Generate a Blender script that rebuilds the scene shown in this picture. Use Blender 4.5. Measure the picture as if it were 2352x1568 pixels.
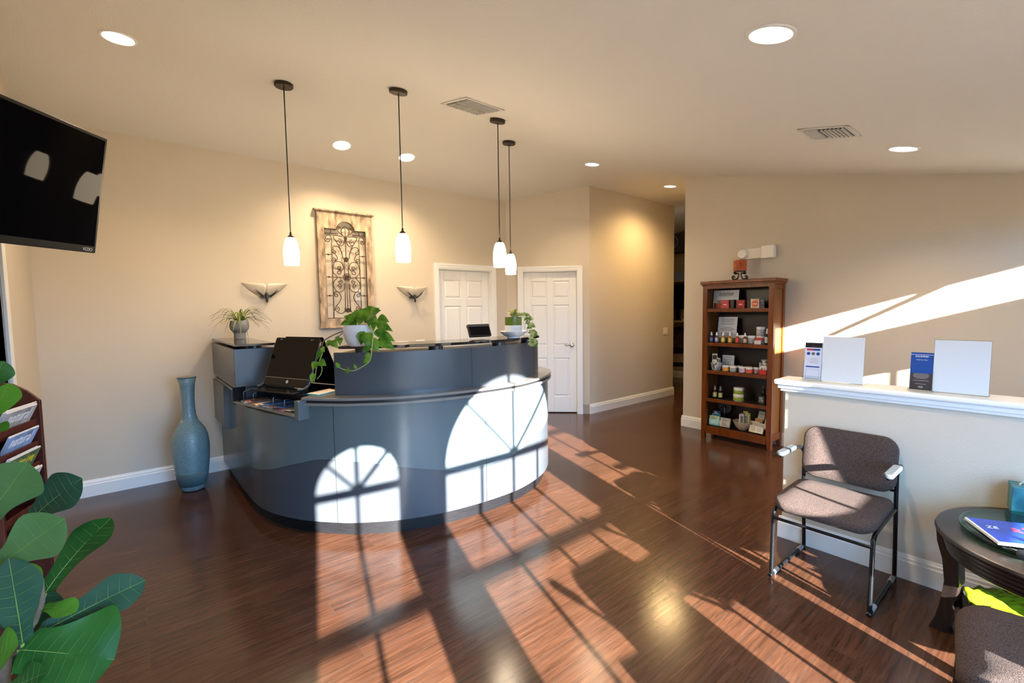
import bpy, math, random
from mathutils import Vector, Matrix, Euler
random.seed(7)
sc = bpy.context.scene
for o in list(bpy.data.objects): bpy.data.objects.remove(o, do_unlink=True)
PI = math.pi
# ------------------------------------------------------------------ camera
F_PX, YAW, PITCH, ROLL, EYE = 1065.85, math.radians(39.683), math.radians(3.907), math.radians(0.826), 1.5
fw = Vector((math.sin(YAW)*math.cos(PITCH), math.cos(YAW)*math.cos(PITCH), -math.sin(PITCH)))
rt = Vector((math.cos(YAW), -math.sin(YAW), 0)); dn = fw.cross(rt)
r2 = math.cos(ROLL)*rt + math.sin(ROLL)*dn; d2 = -math.sin(ROLL)*rt + math.cos(ROLL)*dn
cam = bpy.data.cameras.new('camera'); cam.sensor_width = 36; cam.lens = F_PX/2352*36; cam.clip_start = .02
co = bpy.data.objects.new('camera', cam); sc.collection.objects.link(co)
m3 = Matrix((r2, -d2, -fw)).transposed()
co.matrix_world = Matrix.Translation((0, 0, EYE)) @ m3.to_4x4()
sc.camera = co
# ------------------------------------------------------------------ sky, sun, exposure
SUN_E, SKY_E, CAN_W, PEND_E = 80.0, 29.0, 118.0, 68.0
world = bpy.data.worlds.new('sky'); sc.world = world; world.use_nodes = True
wn = world.node_tree.nodes; wl_ = world.node_tree.links; bg = wn['Background']; bg.inputs[1].default_value = SKY_E
tcw = wn.new('ShaderNodeTexCoord'); sx_ = wn.new('ShaderNodeSeparateXYZ'); rw_ = wn.new('ShaderNodeValToRGB'); mw_ = wn.new('ShaderNodeMapRange')   # blue sky above, sunlit ground below the horizon
wl_.new(tcw.outputs['Generated'], sx_.inputs[0]); mw_.inputs[1].default_value = -1; wl_.new(sx_.outputs['Z'], mw_.inputs[0]); wl_.new(mw_.outputs[0], rw_.inputs[0]); wl_.new(rw_.outputs[0], bg.inputs[0])
el_ = rw_.color_ramp.elements; el_[0].position = .47; el_[0].color = (.115, .10, .075, 1); el_[1].position = .53; el_[1].color = (.30, .58, 1.0, 1)
SUN = Vector((.305, 1, -.307)).normalized()
sl = bpy.data.lights.new('sun', 'SUN'); sl.energy = SUN_E; sl.angle = math.radians(.53); sl.color = (1, .965, .92)
so = bpy.data.objects.new('sun', sl); sc.collection.objects.link(so); so.location = (-2, -6, 4)
so.rotation_euler = SUN.to_track_quat('-Z', 'Y').to_euler()
sc.view_settings.view_transform = 'Standard'; sc.view_settings.look = 'None'
sc.view_settings.exposure = 0.06; sc.view_settings.gamma = 1; sc.view_settings.use_curve_mapping = False
try:
    sc.cycles.max_bounces = 10; sc.cycles.diffuse_bounces = 5; sc.cycles.glossy_bounces = 5; sc.cycles.transmission_bounces = 8; sc.cycles.transparent_max_bounces = 12
    sc.cycles.sample_clamp_indirect = 6; sc.cycles.caustics_reflective = False; sc.cycles.caustics_refractive = False
    sc.cycles.use_denoising = True
except Exception: pass
COL = sc.collection
# ------------------------------------------------------------------ materials
MATS = {}
def mat(name, col, rough=.5, metal=0, spec=.5, var=0, vscale=30, bump=0, bscale=200, emit=None, es=0, trans=0, ior=1.45, alpha=1, coat=0, stretch=None):
    if name in MATS: return MATS[name]
    m = bpy.data.materials.new(name); m.use_nodes = True; MATS[name] = m
    nt = m.node_tree; N = nt.nodes; L = nt.links; b = N['Principled BSDF']
    I = b.inputs
    I['Base Color'].default_value = (*col, 1); I['Roughness'].default_value = rough; I['Metallic'].default_value = metal
    I['Specular IOR Level'].default_value = spec; I['IOR'].default_value = ior
    I['Transmission Weight'].default_value = trans; I['Alpha'].default_value = alpha; I['Coat Weight'].default_value = coat
    if emit: I['Emission Color'].default_value = (*emit, 1); I['Emission Strength'].default_value = es
    if var or bump:
        tc = N.new('ShaderNodeTexCoord'); src = tc.outputs['Object']
        if stretch:
            mp = N.new('ShaderNodeMapping'); mp.inputs['Scale'].default_value = stretch; L.new(src, mp.inputs['Vector']); src = mp.outputs[0]
    if var:
        n = N.new('ShaderNodeTexNoise'); n.inputs['Scale'].default_value = vscale; n.inputs['Detail'].default_value = 4; L.new(src, n.inputs['Vector'])
        r = N.new('ShaderNodeValToRGB'); e = r.color_ramp.elements
        e[0].position = .3; e[1].position = .7
        e[0].color = (*[max(0, c*(1-var)) for c in col], 1); e[1].color = (*[min(1, c*(1+var)) for c in col], 1)
        L.new(n.outputs['Fac'], r.inputs[0]); L.new(r.outputs[0], I['Base Color'])
    if bump:
        n2 = N.new('ShaderNodeTexNoise'); n2.inputs['Scale'].default_value = bscale; n2.inputs['Detail'].default_value = 3; L.new(src, n2.inputs['Vector'])
        bp = N.new('ShaderNodeBump'); bp.inputs['Strength'].default_value = bump; bp.inputs['Distance'].default_value = .004
        L.new(n2.outputs['Fac'], bp.inputs['Height']); L.new(bp.outputs[0], I['Normal'])
    return m
def voro_mat(name, c1, c2, rough, scale, width=.05, bump=0, base=None, trans=0):
    m = mat(name, c1, rough, trans=trans); nt = m.node_tree; N = nt.nodes; L = nt.links; b = N['Principled BSDF']
    tc = N.new('ShaderNodeTexCoord'); v = N.new('ShaderNodeTexVoronoi'); v.feature = 'DISTANCE_TO_EDGE'; v.inputs['Scale'].default_value = scale
    nz = N.new('ShaderNodeTexNoise'); nz.inputs['Scale'].default_value = scale*.7
    mx = N.new('ShaderNodeMix'); mx.data_type = 'RGBA'; mx.inputs[0].default_value = .12
    L.new(tc.outputs['Object'], nz.inputs['Vector']); L.new(tc.outputs['Object'], mx.inputs[6]); L.new(nz.outputs['Color'], mx.inputs[7]); L.new(mx.outputs[2], v.inputs['Vector'])
    r = N.new('ShaderNodeValToRGB'); e = r.color_ramp.elements; e[0].position = width*.4; e[1].position = width; e[0].color = (*c2, 1); e[1].color = (*c1, 1)
    L.new(v.outputs['Distance'], r.inputs[0]); L.new(r.outputs[0], b.inputs['Base Color'])
    if bump:
        bp = N.new('ShaderNodeBump'); bp.inputs['Strength'].default_value = bump; bp.inputs['Distance'].default_value = .003
        L.new(v.outputs['Distance'], bp.inputs['Height']); L.new(bp.outputs[0], b.inputs['Normal'])
    return m
def floor_mat():
    m = mat('plank_floor', (.1, .04, .025), .24); nt = m.node_tree; N = nt.nodes; L = nt.links; b = N['Principled BSDF']
    tc = N.new('ShaderNodeTexCoord')
    br = N.new('ShaderNodeTexBrick'); br.offset = .37; br.offset_frequency = 3
    for k, v in (('Scale', 1), ('Mortar Size', .0022), ('Mortar Smooth', .2), ('Bias', 0), ('Brick Width', 1.15), ('Row Height', .127)): br.inputs[k].default_value = v
    br.inputs['Color1'].default_value = (.0, .0, .0, 1); br.inputs['Color2'].default_value = (1, 1, 1, 1); br.inputs['Mortar'].default_value = (.5, .5, .5, 1)
    L.new(tc.outputs['Object'], br.inputs['Vector'])
    mp = N.new('ShaderNodeMapping'); mp.inputs['Scale'].default_value = (1.6, 26, 1)
    mul = N.new('ShaderNodeVectorMath'); mul.operation = 'MULTIPLY_ADD'; mul.inputs[1].default_value = (3, 7, 0)
    L.new(br.outputs['Color'], mul.inputs[0]); L.new(tc.outputs['Object'], mul.inputs[2]); L.new(mul.outputs[0], mp.inputs['Vector'])
    n = N.new('ShaderNodeTexNoise'); n.inputs['Scale'].default_value = 2.2; n.inputs['Detail'].default_value = 7; n.inputs['Roughness'].default_value = .65; n.inputs['Distortion'].default_value = .6
    L.new(mp.outputs[0], n.inputs['Vector'])
    r = N.new('ShaderNodeValToRGB'); e = r.color_ramp.elements
    e[0].position = .28; e[0].color = (.030, .0128, .0068, 1); e[1].position = .74; e[1].color = (.105, .0445, .0235, 1)
    md = e.new(.5); md.color = (.064, .0265, .014, 1)
    L.new(n.outputs['Fac'], r.inputs[0])
    hv = N.new('ShaderNodeHueSaturation'); L.new(r.outputs[0], hv.inputs['Color'])
    mr = N.new('ShaderNodeMapRange'); mr.inputs[3].default_value = .88; mr.inputs[4].default_value = 1.12
    L.new(br.outputs['Color'], mr.inputs[0]); L.new(mr.outputs[0], hv.inputs['Value'])
    mx = N.new('ShaderNodeMix'); mx.data_type = 'RGBA'; mx.inputs[7].default_value = (.055, .032, .022, 1)
    L.new(br.outputs['Fac'], mx.inputs[0]); L.new(hv.outputs[0], mx.inputs[6]); L.new(mx.outputs[2], b.inputs['Base Color'])
    n3 = N.new('ShaderNodeTexNoise'); n3.inputs['Scale'].default_value = 1.4; L.new(tc.outputs['Object'], n3.inputs['Vector'])
    m2 = N.new('ShaderNodeMapRange'); m2.inputs[3].default_value = .13; m2.inputs[4].default_value = .22; L.new(n3.outputs['Fac'], m2.inputs[0]); L.new(m2.outputs[0], b.inputs['Roughness'])
    bp = N.new('ShaderNodeBump'); bp.inputs['Strength'].default_value = .12; bp.inputs['Distance'].default_value = .002
    sb = N.new('ShaderNodeMath'); sb.operation = 'SUBTRACT'; L.new(n.outputs['Fac'], sb.inputs[0]); L.new(br.outputs['Fac'], sb.inputs[1])
    L.new(sb.outputs[0], bp.inputs['Height']); L.new(bp.outputs[0], b.inputs['Normal'])
    return m
def glass_mat(name, col, rough=.02, thin=.9):
    if name in MATS: return MATS[name]
    m = bpy.data.materials.new(name); m.use_nodes = True; MATS[name] = m
    nt = m.node_tree; N = nt.nodes; L = nt.links; N.remove(N['Principled BSDF'])
    out = N['Material Output']; t = N.new('ShaderNodeBsdfTransparent'); g = N.new('ShaderNodeBsdfGlossy'); g.inputs['Roughness'].default_value = rough
    t.inputs[0].default_value = (*col, 1); mx = N.new('ShaderNodeMixShader'); fr = N.new('ShaderNodeFresnel'); fr.inputs['IOR'].default_value = 1.45
    gm = N.new('ShaderNodeNewGeometry'); iv = N.new('ShaderNodeMath'); iv.operation = 'SUBTRACT'; iv.inputs[0].default_value = 1; L.new(gm.outputs['Backfacing'], iv.inputs[1]); ml = N.new('ShaderNodeMath'); ml.operation = 'MULTIPLY'; L.new(fr.outputs[0], ml.inputs[0]); L.new(iv.outputs[0], ml.inputs[1]); L.new(ml.outputs[0], mx.inputs[0]); L.new(t.outputs[0], mx.inputs[1]); L.new(g.outputs[0], mx.inputs[2]); L.new(mx.outputs[0], out.inputs['Surface'])
    return m
def leaf_mat(name, c1, c2, scale=9, rough=.38):
    m = mat(name, c1, rough, var=0); nt = m.node_tree; N = nt.nodes; L = nt.links; b = N['Principled BSDF']
    tc = N.new('ShaderNodeTexCoord'); n = N.new('ShaderNodeTexNoise'); n.inputs['Scale'].default_value = scale; n.inputs['Detail'].default_value = 3
    L.new(tc.outputs['Object'], n.inputs['Vector']); r = N.new('ShaderNodeValToRGB'); e = r.color_ramp.elements
    e[0].position = .38; e[0].color = (*c1, 1); e[1].position = .62; e[1].color = (*c2, 1); L.new(n.outputs['Fac'], r.inputs[0]); L.new(r.outputs[0], b.inputs['Base Color'])
    b.inputs['Specular IOR Level'].default_value = .16; tr = N.new('ShaderNodeBsdfTranslucent'); L.new(r.outputs[0], tr.inputs[0]); mx = N.new('ShaderNodeMixShader'); mx.inputs[0].default_value = .2
    L.new(b.outputs[0], mx.inputs[1]); L.new(tr.outputs[0], mx.inputs[2]); L.new(mx.outputs[0], N['Material Output'].inputs['Surface'])
    return m
# ------------------------------------------------------------------ mesh building
def frame(d):
    d = Vector(d).normalized(); u = d.cross(Vector((0, 0, 1)))
    if u.length < 1e-3: u = d.cross(Vector((0, 1, 0)))
    u.normalize(); return u, d.cross(u)
class MB:
    def __init__(s): s.v = []; s.f = []
    def add(s, vs, fs):
        o = len(s.v); s.v += [tuple(p) for p in vs]; s.f += [tuple(i+o for i in f) for f in fs]; return s
    def box(s, x0, x1, y0, y1, z0, z1, M=None):
        vs = [(x, y, z) for z in (z0, z1) for x, y in ((x0, y0), (x1, y0), (x1, y1), (x0, y1))]
        if M: vs = [M @ Vector(p) for p in vs]
        return s.add(vs, [(3, 2, 1, 0), (4, 5, 6, 7), (0, 1, 5, 4), (1, 2, 6, 5), (2, 3, 7, 6), (3, 0, 4, 7)])
    def prism(s, poly, z0, z1, M=None):
        n = len(poly); vs = [(*p, z0) for p in poly]+[(*p, z1) for p in poly]
        if M: vs = [M @ Vector(p) for p in vs]
        return s.add(vs, [tuple(range(n-1, -1, -1)), tuple(range(n, 2*n))]+[(i, (i+1) % n, n+(i+1) % n, n+i) for i in range(n)])
    def lathe(s, prof, n=32, M=None, sx=1, sy=1, lobes=0, amp=0):
        vs = []
        for r, z in prof:
            for k in range(n):
                a = 2*PI*k/n; q = r*(1+amp*math.cos(lobes*a)); vs.append((q*math.cos(a)*sx, q*math.sin(a)*sy, z))
        fs = [(i*n+k, i*n+(k+1) % n, (i+1)*n+(k+1) % n, (i+1)*n+k) for i in range(len(prof)-1) for k in range(n)]
        if prof[0][0] > 1e-6: fs.append(tuple(range(n-1, -1, -1)))
        if prof[-1][0] > 1e-6: fs.append(tuple((len(prof)-1)*n+k for k in range(n)))
        if M: vs = [M @ Vector(p) for p in vs]
        return s.add(vs, fs)
    def cyl(s, x, y, z0, z1, r, n=24): return s.lathe([(r, z0), (r, z1)], n, Matrix.Translation((x, y, 0)))
    def tube(s, path, r, n=8, closed=False, r1=None, caps=True):
        P = [Vector(p) for p in path]; m = len(P); vs = []; u = None
        for i, p in enumerate(P):
            a = P[i-1] if (i or closed) else P[0]; b = P[(i+1) % m] if (i < m-1 or closed) else P[-1]
            d = (b-a).normalized()
            if u is None: u, w = frame(d)
            else:
                u = (u-d*u.dot(d)); u = u.normalized() if u.length > 1e-5 else frame(d)[0]
            w = d.cross(u); rr = r if r1 is None else r+(r1-r)*i/max(1, m-1)
            vs += [p+u*math.cos(2*PI*k/n)*rr+w*math.sin(2*PI*k/n)*rr for k in range(n)]
        q = m if closed else m-1
        fs = [(i*n+k, i*n+(k+1) % n, ((i+1) % m)*n+(k+1) % n, ((i+1) % m)*n+k) for i in range(q) for k in range(n)]
        if not closed and caps: fs += [tuple(range(n-1, -1, -1)), tuple((m-1)*n+k for k in range(n))]
        return s.add(vs, fs)
    def grid(s, rows):
        n = len(rows[0]); vs = [p for r in rows for p in r]
        return s.add(vs, [(i*n+k, i*n+k+1, (i+1)*n+k+1, (i+1)*n+k) for i in range(len(rows)-1) for k in range(n-1)])
    def ball(s, c, r, n=12, sz=1):
        prof = [(max(1e-7, r*math.sin(PI*i/8)), -r*sz*math.cos(PI*i/8)) for i in range(9)]; prof[0] = (0, prof[0][1]); prof[-1] = (0, prof[-1][1])
        return s.lathe(prof, n, Matrix.Translation(c))
    def strip(s, C, z0, z1, o0, o1):  # wall following a contour between two offsets
        A = off(C, o1); B = off(C, o0); n = len(C)
        vs = [(*p, z0) for p in A]+[(*p, z1) for p in A]+[(*p, z0) for p in B]+[(*p, z1) for p in B]; fs = []
        for i in range(n-1):
            fs += [(i, i+1, n+i+1, n+i), (2*n+i+1, 2*n+i, 3*n+i, 3*n+i+1), (n+i, n+i+1, 3*n+i+1, 3*n+i), (i+1, i, 2*n+i, 2*n+i+1)]
        fs += [(0, n, 3*n, 2*n), (n-1, 3*n-1, 4*n-1, 2*n-1)]
        return s.add(vs, fs)
    def build(s, name, m, parent=None, smooth=0, bevel=0, sub=0, solid=0, world=False, kind=None, label=None):
        vs = s.v
        if world and parent is not None:
            I = parent_matrix(parent).inverted(); vs = [tuple(I @ Vector(p)) for p in vs]
        me = bpy.data.meshes.new(name); me.from_pydata(vs, [], s.f); me.update()
        import bmesh
        b = bmesh.new(); b.from_mesh(me); bmesh.ops.recalc_face_normals(b, faces=b.faces); b.to_mesh(me); b.free()
        me.materials.append(m); o = bpy.data.objects.new(name, me); COL.objects.link(o)
        if parent is not None: o.parent = parent
        if smooth:
            for p in me.polygons: p.use_smooth = True
            if smooth < 3: 
                try: me.set_sharp_from_angle(angle=smooth)
                except Exception: pass
        if solid: q = o.modifiers.new('solid', 'SOLIDIFY'); q.thickness = solid; q.offset = 0
        if bevel: q = o.modifiers.new('bevel', 'BEVEL'); q.width = bevel; q.segments = 2; q.limit_method = 'ANGLE'
        if sub: q = o.modifiers.new('sub', 'SUBSURF'); q.levels = sub; q.render_levels = sub
        if kind: o['kind'] = kind
        if label: o['label'] = label
        return o
def parent_matrix(o):
    M = o.matrix_basis.copy()
    while o.parent is not None: o = o.parent; M = o.matrix_basis @ M
    return M
def tag(o, label, cat, group=None, kind=None):
    o['label'] = label; o['category'] = cat
    if group: o['group'] = group
    if kind: o['kind'] = kind
    return o
def thing(name, label, cat, loc=(0, 0, 0), rz=0, group=None):
    o = bpy.data.objects.new(name, None); COL.objects.link(o); o.location = loc; o.rotation_euler = (0, 0, rz); o.empty_display_size = .1
    return tag(o, label, cat, group)
def struct(name, mb, m, parent=None, **k):
    o = mb.build(name, m, parent, **k)
    if parent is None: o['kind'] = 'structure'
    return o
def dup(o, loc, rz, label, group=None):
    def cp(a, par):
        c = a.copy(); COL.objects.link(c)
        if par is not None: c.parent = par
        for ch in a.children: cp(ch, c)
        return c
    c = cp(o, None); c.location = loc; c.rotation_euler = (0, 0, rz); c['label'] = label
    if group: c['group'] = group
    return c
def text(s, size, M, m, parent, name='lettering', ext=.0004, align='CENTER', shear=0, sx=1, world=True):
    cu = bpy.data.curves.new(name, 'FONT'); cu.body = s; cu.size = size; cu.extrude = ext; cu.align_x = align; cu.align_y = 'CENTER'; cu.shear = shear; cu.resolution_u = 3
    t = bpy.data.objects.new('tmp', cu); COL.objects.link(t)
    me = bpy.data.meshes.new_from_object(t.evaluated_get(bpy.context.evaluated_depsgraph_get())); bpy.data.objects.remove(t)
    me.name = name
    I = parent_matrix(parent).inverted() if world else Matrix.Identity(4)
    me.transform(I @ M @ Matrix.Diagonal((sx, 1, 1, 1))); me.materials.clear(); me.materials.append(m)
    o = bpy.data.objects.new(name, me); COL.objects.link(o); o.parent = parent
    return o
def plane_M(org, right, up):
    r = Vector(right).normalized(); u = Vector(up); u = (u-r*u.dot(r)).normalized(); n = r.cross(u)
    return Matrix.Translation(org) @ Matrix((r, u, n)).transposed().to_4x4()
def catmull(P, n=8, closed=False):
    P = [Vector(p) for p in P]
    Q = [P[-1]]+P+[P[0], P[1]] if closed else [2*P[0]-P[1]]+P+[2*P[-1]-P[-2]]; o = []
    for i in range(1, len(Q)-2):
        a, b, c, d = Q[i-1:i+3]
        for k in range(n):
            t = k/n; o.append(.5*((2*b)+(c-a)*t+(2*a-5*b+4*c-d)*t*t+(3*b-a-3*c+d)*t**3))
    if not closed: o.append(P[-1])
    return o
def off(C, d):
    o = []
    for i, p in enumerate(C):
        a = C[max(0, i-1)]; b = C[min(len(C)-1, i+1)]; tx, ty = b[0]-a[0], b[1]-a[1]; l = math.hypot(tx, ty) or 1
        o.append((p[0]+ty/l*d, p[1]-tx/l*d))
    return o
def rounded(x0, x1, y0, y1, r, n=5):
    o = []
    for cx, cy, a in ((x1-r, y1-r, 0), (x0+r, y1-r, 90), (x0+r, y0+r, 180), (x1-r, y0+r, 270)):
        o += [(cx+r*math.cos(math.radians(a+90*k/n)), cy+r*math.sin(math.radians(a+90*k/n))) for k in range(n+1)]
    return o
# ------------------------------------------------------------------ common materials
WALL = mat('beige_wall_paint', (.57, .50, .40), .65, bump=.35, bscale=120)
CEILM = mat('ceiling_paint', (.72, .69, .64), .8, bump=.5, bscale=70)
WHITE = mat('white_trim_paint', (.78, .78, .76), .35)
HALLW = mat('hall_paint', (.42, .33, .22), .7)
BLACKM = mat('black_metal', (.015, .014, .014), .38, spec=.5)
BRONZE = mat('bronze_metal', (.045, .032, .022), .4, metal=.6)
CHROME = mat('brushed_nickel', (.62, .60, .57), .25, metal=1)
WPLAST = mat('white_plastic', (.80, .80, .78), .35)
BPLAST = mat('black_plastic', (.012, .012, .013), .3)
INK = mat('black_ink', (.02, .02, .02), .6)
WINK = mat('white_ink', (.85, .85, .85), .6)
PAPER = mat('white_paper', (.80, .80, .82), .6)
YR = (4.133-2.432)/(.2135+.215)
def zc(y):
    d = abs(y-YR); return min(2.432+.2135*y, 4.133-.215*y)-(.2143*(.45-d)**2/.9 if d < .45 else 0)
# ------------------------------------------------------------------ floor, ceiling, walls
struct('floor', MB().box(-2.4, 9.6, -1.02, 7.2, -.1, 0), floor_mat())
c = MB(); cys = [-1.1]+[YR-.45+.06*k for k in range(16)]+[7.2]
prof = [(y, zc(y)) for y in cys]+[(7.2, zc(7.2)+.12), (YR, zc(YR)+.15), (-1.1, zc(-1.1)+.12)]; n_ = len(prof)
c.add([(-2.4, y, z) for y, z in prof]+[(9.6, y, z) for y, z in prof], [(i, (i+1) % n_, n_+(i+1) % n_, n_+i) for i in range(n_)])
c.f += [tuple(range(n_-1, -1, -1)), tuple(range(n_, 2*n_))]
struct('ceiling', c, CEILM, smooth=.3)
def wy(mb, y0, y1, x0, x1, z0=0):      # wall box running along X
    h = min(zc(y0), zc(y1))+.04; return mb.box(x0, x1, y0, y1, z0, h)
def wx(mb, x0, x1, ys, z0=0):          # wall along Y following the roof slope
    pts = [(ys[0], z0)]+[(ys[-1], z0)]+[(y, zc(y)+.04) for y in reversed(ys)]
    M = Matrix(((0, 0, 1, 0), (1, 0, 0, 0), (0, 1, 0, 0), (0, 0, 0, 1)))
    return mb.prism(pts, x0, x1, M)
YA, YC, XD, XE, YF = 5.166, 4.34, 5.37, -.545, -.9
a = MB(); wy(a, YA, YA+.14, XE-.1, 3.09); wy(a, YA, YA+.14, 3.92, 4.3); wy(a, YA, YA+.14, 3.09, 3.92, 2.035)
a.box(3.05, 3.96, YA+.13, YA+.2, 0, 2.1)
struct('wall_back', a, WALL)
# angled wall with the second door: origin at its outer corner, local x runs towards the back wall
BM = Matrix.Translation((5.03, 4.34, 0)) @ Matrix.Rotation(math.radians(135), 4, 'Z')
BL = 1.17
b = MB()
for x0, x1, z0 in ((0, .175, 0), (.935, BL+.1, 0), (.175, .935, 2.035)):
    pts = []
    hz = lambda x: zc(4.34+.7071*x)+.04
    vs = [(x0, -.14, z0), (x1, -.14, z0), (x1, 0, z0), (x0, 0, z0), (x0, -.14, hz(x0)), (x1, -.14, hz(x1)), (x1, 0, hz(x1)), (x0, 0, hz(x0))]
    b.add([BM @ Vector(v) for v in vs], [(3, 2, 1, 0), (4, 5, 6, 7), (0, 1, 5, 4), (1, 2, 6, 5), (2, 3, 7, 6), (3, 0, 4, 7)])
b.box(.1, 1.0, -.2, -.13, 0, 2.1, BM)
struct('wall_angled', b, WALL)
a = MB(); wy(a, YC, YC+.14, 5.03, 7.19); struct('wall_hall', a, WALL)
a = MB(); wx(a, XD, XD+.14, [-1.0, 1, 3.095]); wy(a, 2.955, 3.095, XD+.1, 9.2); struct('wall_right', a, WALL)
a = MB(); wx(a, XE-.12, XE, [-1.0, 1, 3.15]); wx(a, XE-.12, XE, [3.95, YR, YA+.1]); wx(a, XE-.12, XE, [3.1, YR, 4.0], 2.1); struct('wall_left', a, WALL)
SIDE = mat('side_hall_paint', (.40, .45, .50), .7)
a = MB(); wx(a, -2.3, -2.2, [1.0, YR, 6.5]); wy(a, 6.4, 6.5, -2.3, XE); wy(a, 2.0, 2.1, -2.3, XE-.1); struct('wall_side_hall', a, SIDE)
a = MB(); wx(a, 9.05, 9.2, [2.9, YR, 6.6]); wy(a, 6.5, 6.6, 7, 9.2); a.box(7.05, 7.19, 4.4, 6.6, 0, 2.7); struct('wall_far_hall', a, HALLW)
# baseboards: stepped profile
def baseb(name, p0, p1, flip=1):
    p0, p1 = Vector((*p0, 0)), Vector((*p1, 0)); d = (p1-p0).normalized(); n = Vector((-d.y, d.x, 0))*flip
    prof = [(0, 0), (.018, 0), (.018, .098), (.013, .104), (.013, .118), (.008, .124), (.006, .134), (0, .137)]
    vs = [p0+n*o+Vector((0, 0, z)) for o, z in prof]+[p1+n*o+Vector((0, 0, z)) for o, z in prof]; k = len(prof)
    struct(name, MB().add(vs, [tuple(range(k)), tuple(range(2*k-1, k-1, -1))]+[(i, (i+1) % k, k+(i+1) % k, k+i) for i in range(k)]), WHITE)
baseb('baseboard_back', (XE, YA), (3.02, YA), -1)
baseb('baseboard_left', (XE, 4.06), (XE, YA), -1)
baseb('baseboard_angled', tuple((BM @ Vector((.1, 0, 0)))[:2]), tuple((BM @ Vector((-.006, 0, 0)))[:2]), 1)
baseb('baseboard_hall', (5.025, YC), (7.205, YC), -1)
baseb('baseboard_hall_end', (7.19, YC-.015), (7.19, YC+.14), -1)
baseb('baseboard_right', (XD, 3.11), (XD, -.9), -1)
baseb('baseboard_right_end', (XD-.016, 3.095), (XD+.3, 3.095), 1)
baseb('baseboard_far_hall', (9.05, 3.2), (9.05, 6.5), 1)
# door casings, doors
def casing(name, M, x0, x1, h, w=.075):
    m = MB()
    for a0, a1, t in ((.004, .018, .014), (.018, .05, .02), (.05, w, .026)):   # stepped profile, mitred by butting
        m.box(x0-a1, x0-a0, 0, t, 0, h+a0, M); m.box(x1+a0, x1+a1, 0, t, 0, h+a0, M); m.box(x0-a1, x1+a1, 0, t, h+a0, h+a1, M)
    m.box(x0-.02, x0+.004, -.12, .002, 0, h-.004, M); m.box(x1-.004, x1+.02, -.12, .002, 0, h-.004, M); m.box(x0-.02, x1+.02, -.12, .002, h-.004, h+.003, M)
    return struct(name, m, WHITE)
def door(name, M, x0, x1, h, hx=None):
    g = .004; w = x1-x0-2*g; X0 = x0+g; y1 = -.055; m = MB()
    st = .105; mid = .09; cols = ((X0+st, X0+w/2-mid/2), (X0+w/2+mid/2, X0+w-st)); rows = ((.24, .80), (.98, 1.56), (1.66, 1.90))
    ys = y1-.012
    m.box(X0, X0+w, ys-.03, ys, .012, h-.006, M)
    xs = [X0, cols[0][0], cols[0][1], cols[1][0], cols[1][1], X0+w]
    for i in (0, 2, 4): m.box(xs[i], xs[i+1], ys, y1, .012, h-.006, M)
    zs = [.012, rows[0][0], rows[0][1], rows[1][0], rows[1][1], rows[2][0], rows[2][1], h-.006]
    for c0, c1 in cols:
        for i in (0, 2, 4, 6): m.box(c0, c1, ys, y1, zs[i], zs[i+1], M)
    d = struct(name, m, WHITE, bevel=.004)
    p = MB()
    for c0, c1 in cols:
        for r0, r1 in rows:
            q = [(c0+.012, r0+.012, ys), (c1-.012, r0+.012, ys), (c1-.012, r1-.012, ys), (c0+.012, r1-.012, ys)]
            i_ = .032; t = [(c0+i_, r0+i_, y1-.003), (c1-i_, r0+i_, y1-.003), (c1-i_, r1-i_, y1-.003), (c0+i_, r1-i_, y1-.003)]
            vs = [M @ Vector((x, y, z)) for x, z, y in q+t]; p.add(vs, [(0, 1, 5, 4), (1, 2, 6, 5), (2, 3, 7, 6), (3, 0, 4, 7), (4, 5, 6, 7)])
    p.build('raised_panel', WHITE, d)
    if hx is not None:
        k = MB(); R = M @ Matrix.Translation((hx, y1, .985)) @ Matrix.Rotation(-PI/2, 4, 'X')
        k.lathe([(.034, 0), (.034, .004), (.028, .012), (.012, .016), (.012, .04)], 24, R)
        s = 1 if hx < (x0+x1)/2 else -1
        k.tube([M @ Vector((hx, y1+.042, .985)), M @ Vector((hx+s*.03, y1+.046, .988)), M @ Vector((hx+s*.07, y1+.044, .982)), M @ Vector((hx+s*.105, y1+.042, .99))], .008)
        k.build('door_handle', CHROME, d, smooth=.7, label='curved nickel lever handle')
    return d
AM = Matrix.Translation((0, YA, 0)) @ Matrix.Rotation(PI, 4, 'Z')     # back wall, local x = -X, local y towards the room
casing('trim_1', AM, -3.92, -3.09, 2.03); door('door_1', AM, -3.92, -3.09, 2.03)
casing('trim_2', BM, .175, .935, 2.03); door('door_2', BM, .175, .935, 2.03, hx=.175+.075)
m = MB(); m.box(XE, XE+.02, 3.95, 4.04, 0, 2.17); m.box(XE, XE+.02, 3.06, 3.15, 0, 2.17); m.box(XE, XE+.02, 3.06, 4.04, 2.1, 2.19); m.box(XE-.13, XE, 3.95, 3.97, 0, 2.1); m.box(XE-.13, XE, 3.13, 3.15, 0, 2.1)
struct('trim_3', m, WHITE, bevel=.004)
# half wall with its cap
m = MB(); m.box(3.215, 3.335, YF-.05, 1.15, 0, 1.0); struct('wall_partition', m, WALL, bevel=.006)
m = MB(); m.box(3.165, 3.385, YF, 1.20, 1.003, 1.034); struct('trim_4', m, WHITE, bevel=.01)
m = MB(); m.box(3.195, 3.355, YF, 1.17, .96, 1.003); m.box(3.183, 3.367, YF, 1.182, .978, 1.003); struct('trim_5', m, WHITE, bevel=.004)
baseb('baseboard_partition', (3.215, 1.165), (3.215, YF), -1); baseb('baseboard_partition_end', (3.2, 1.15), (3.35, 1.15), 1); baseb('baseboard_partition_rear', (3.335, 1.165), (3.335, YF), 1)
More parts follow.
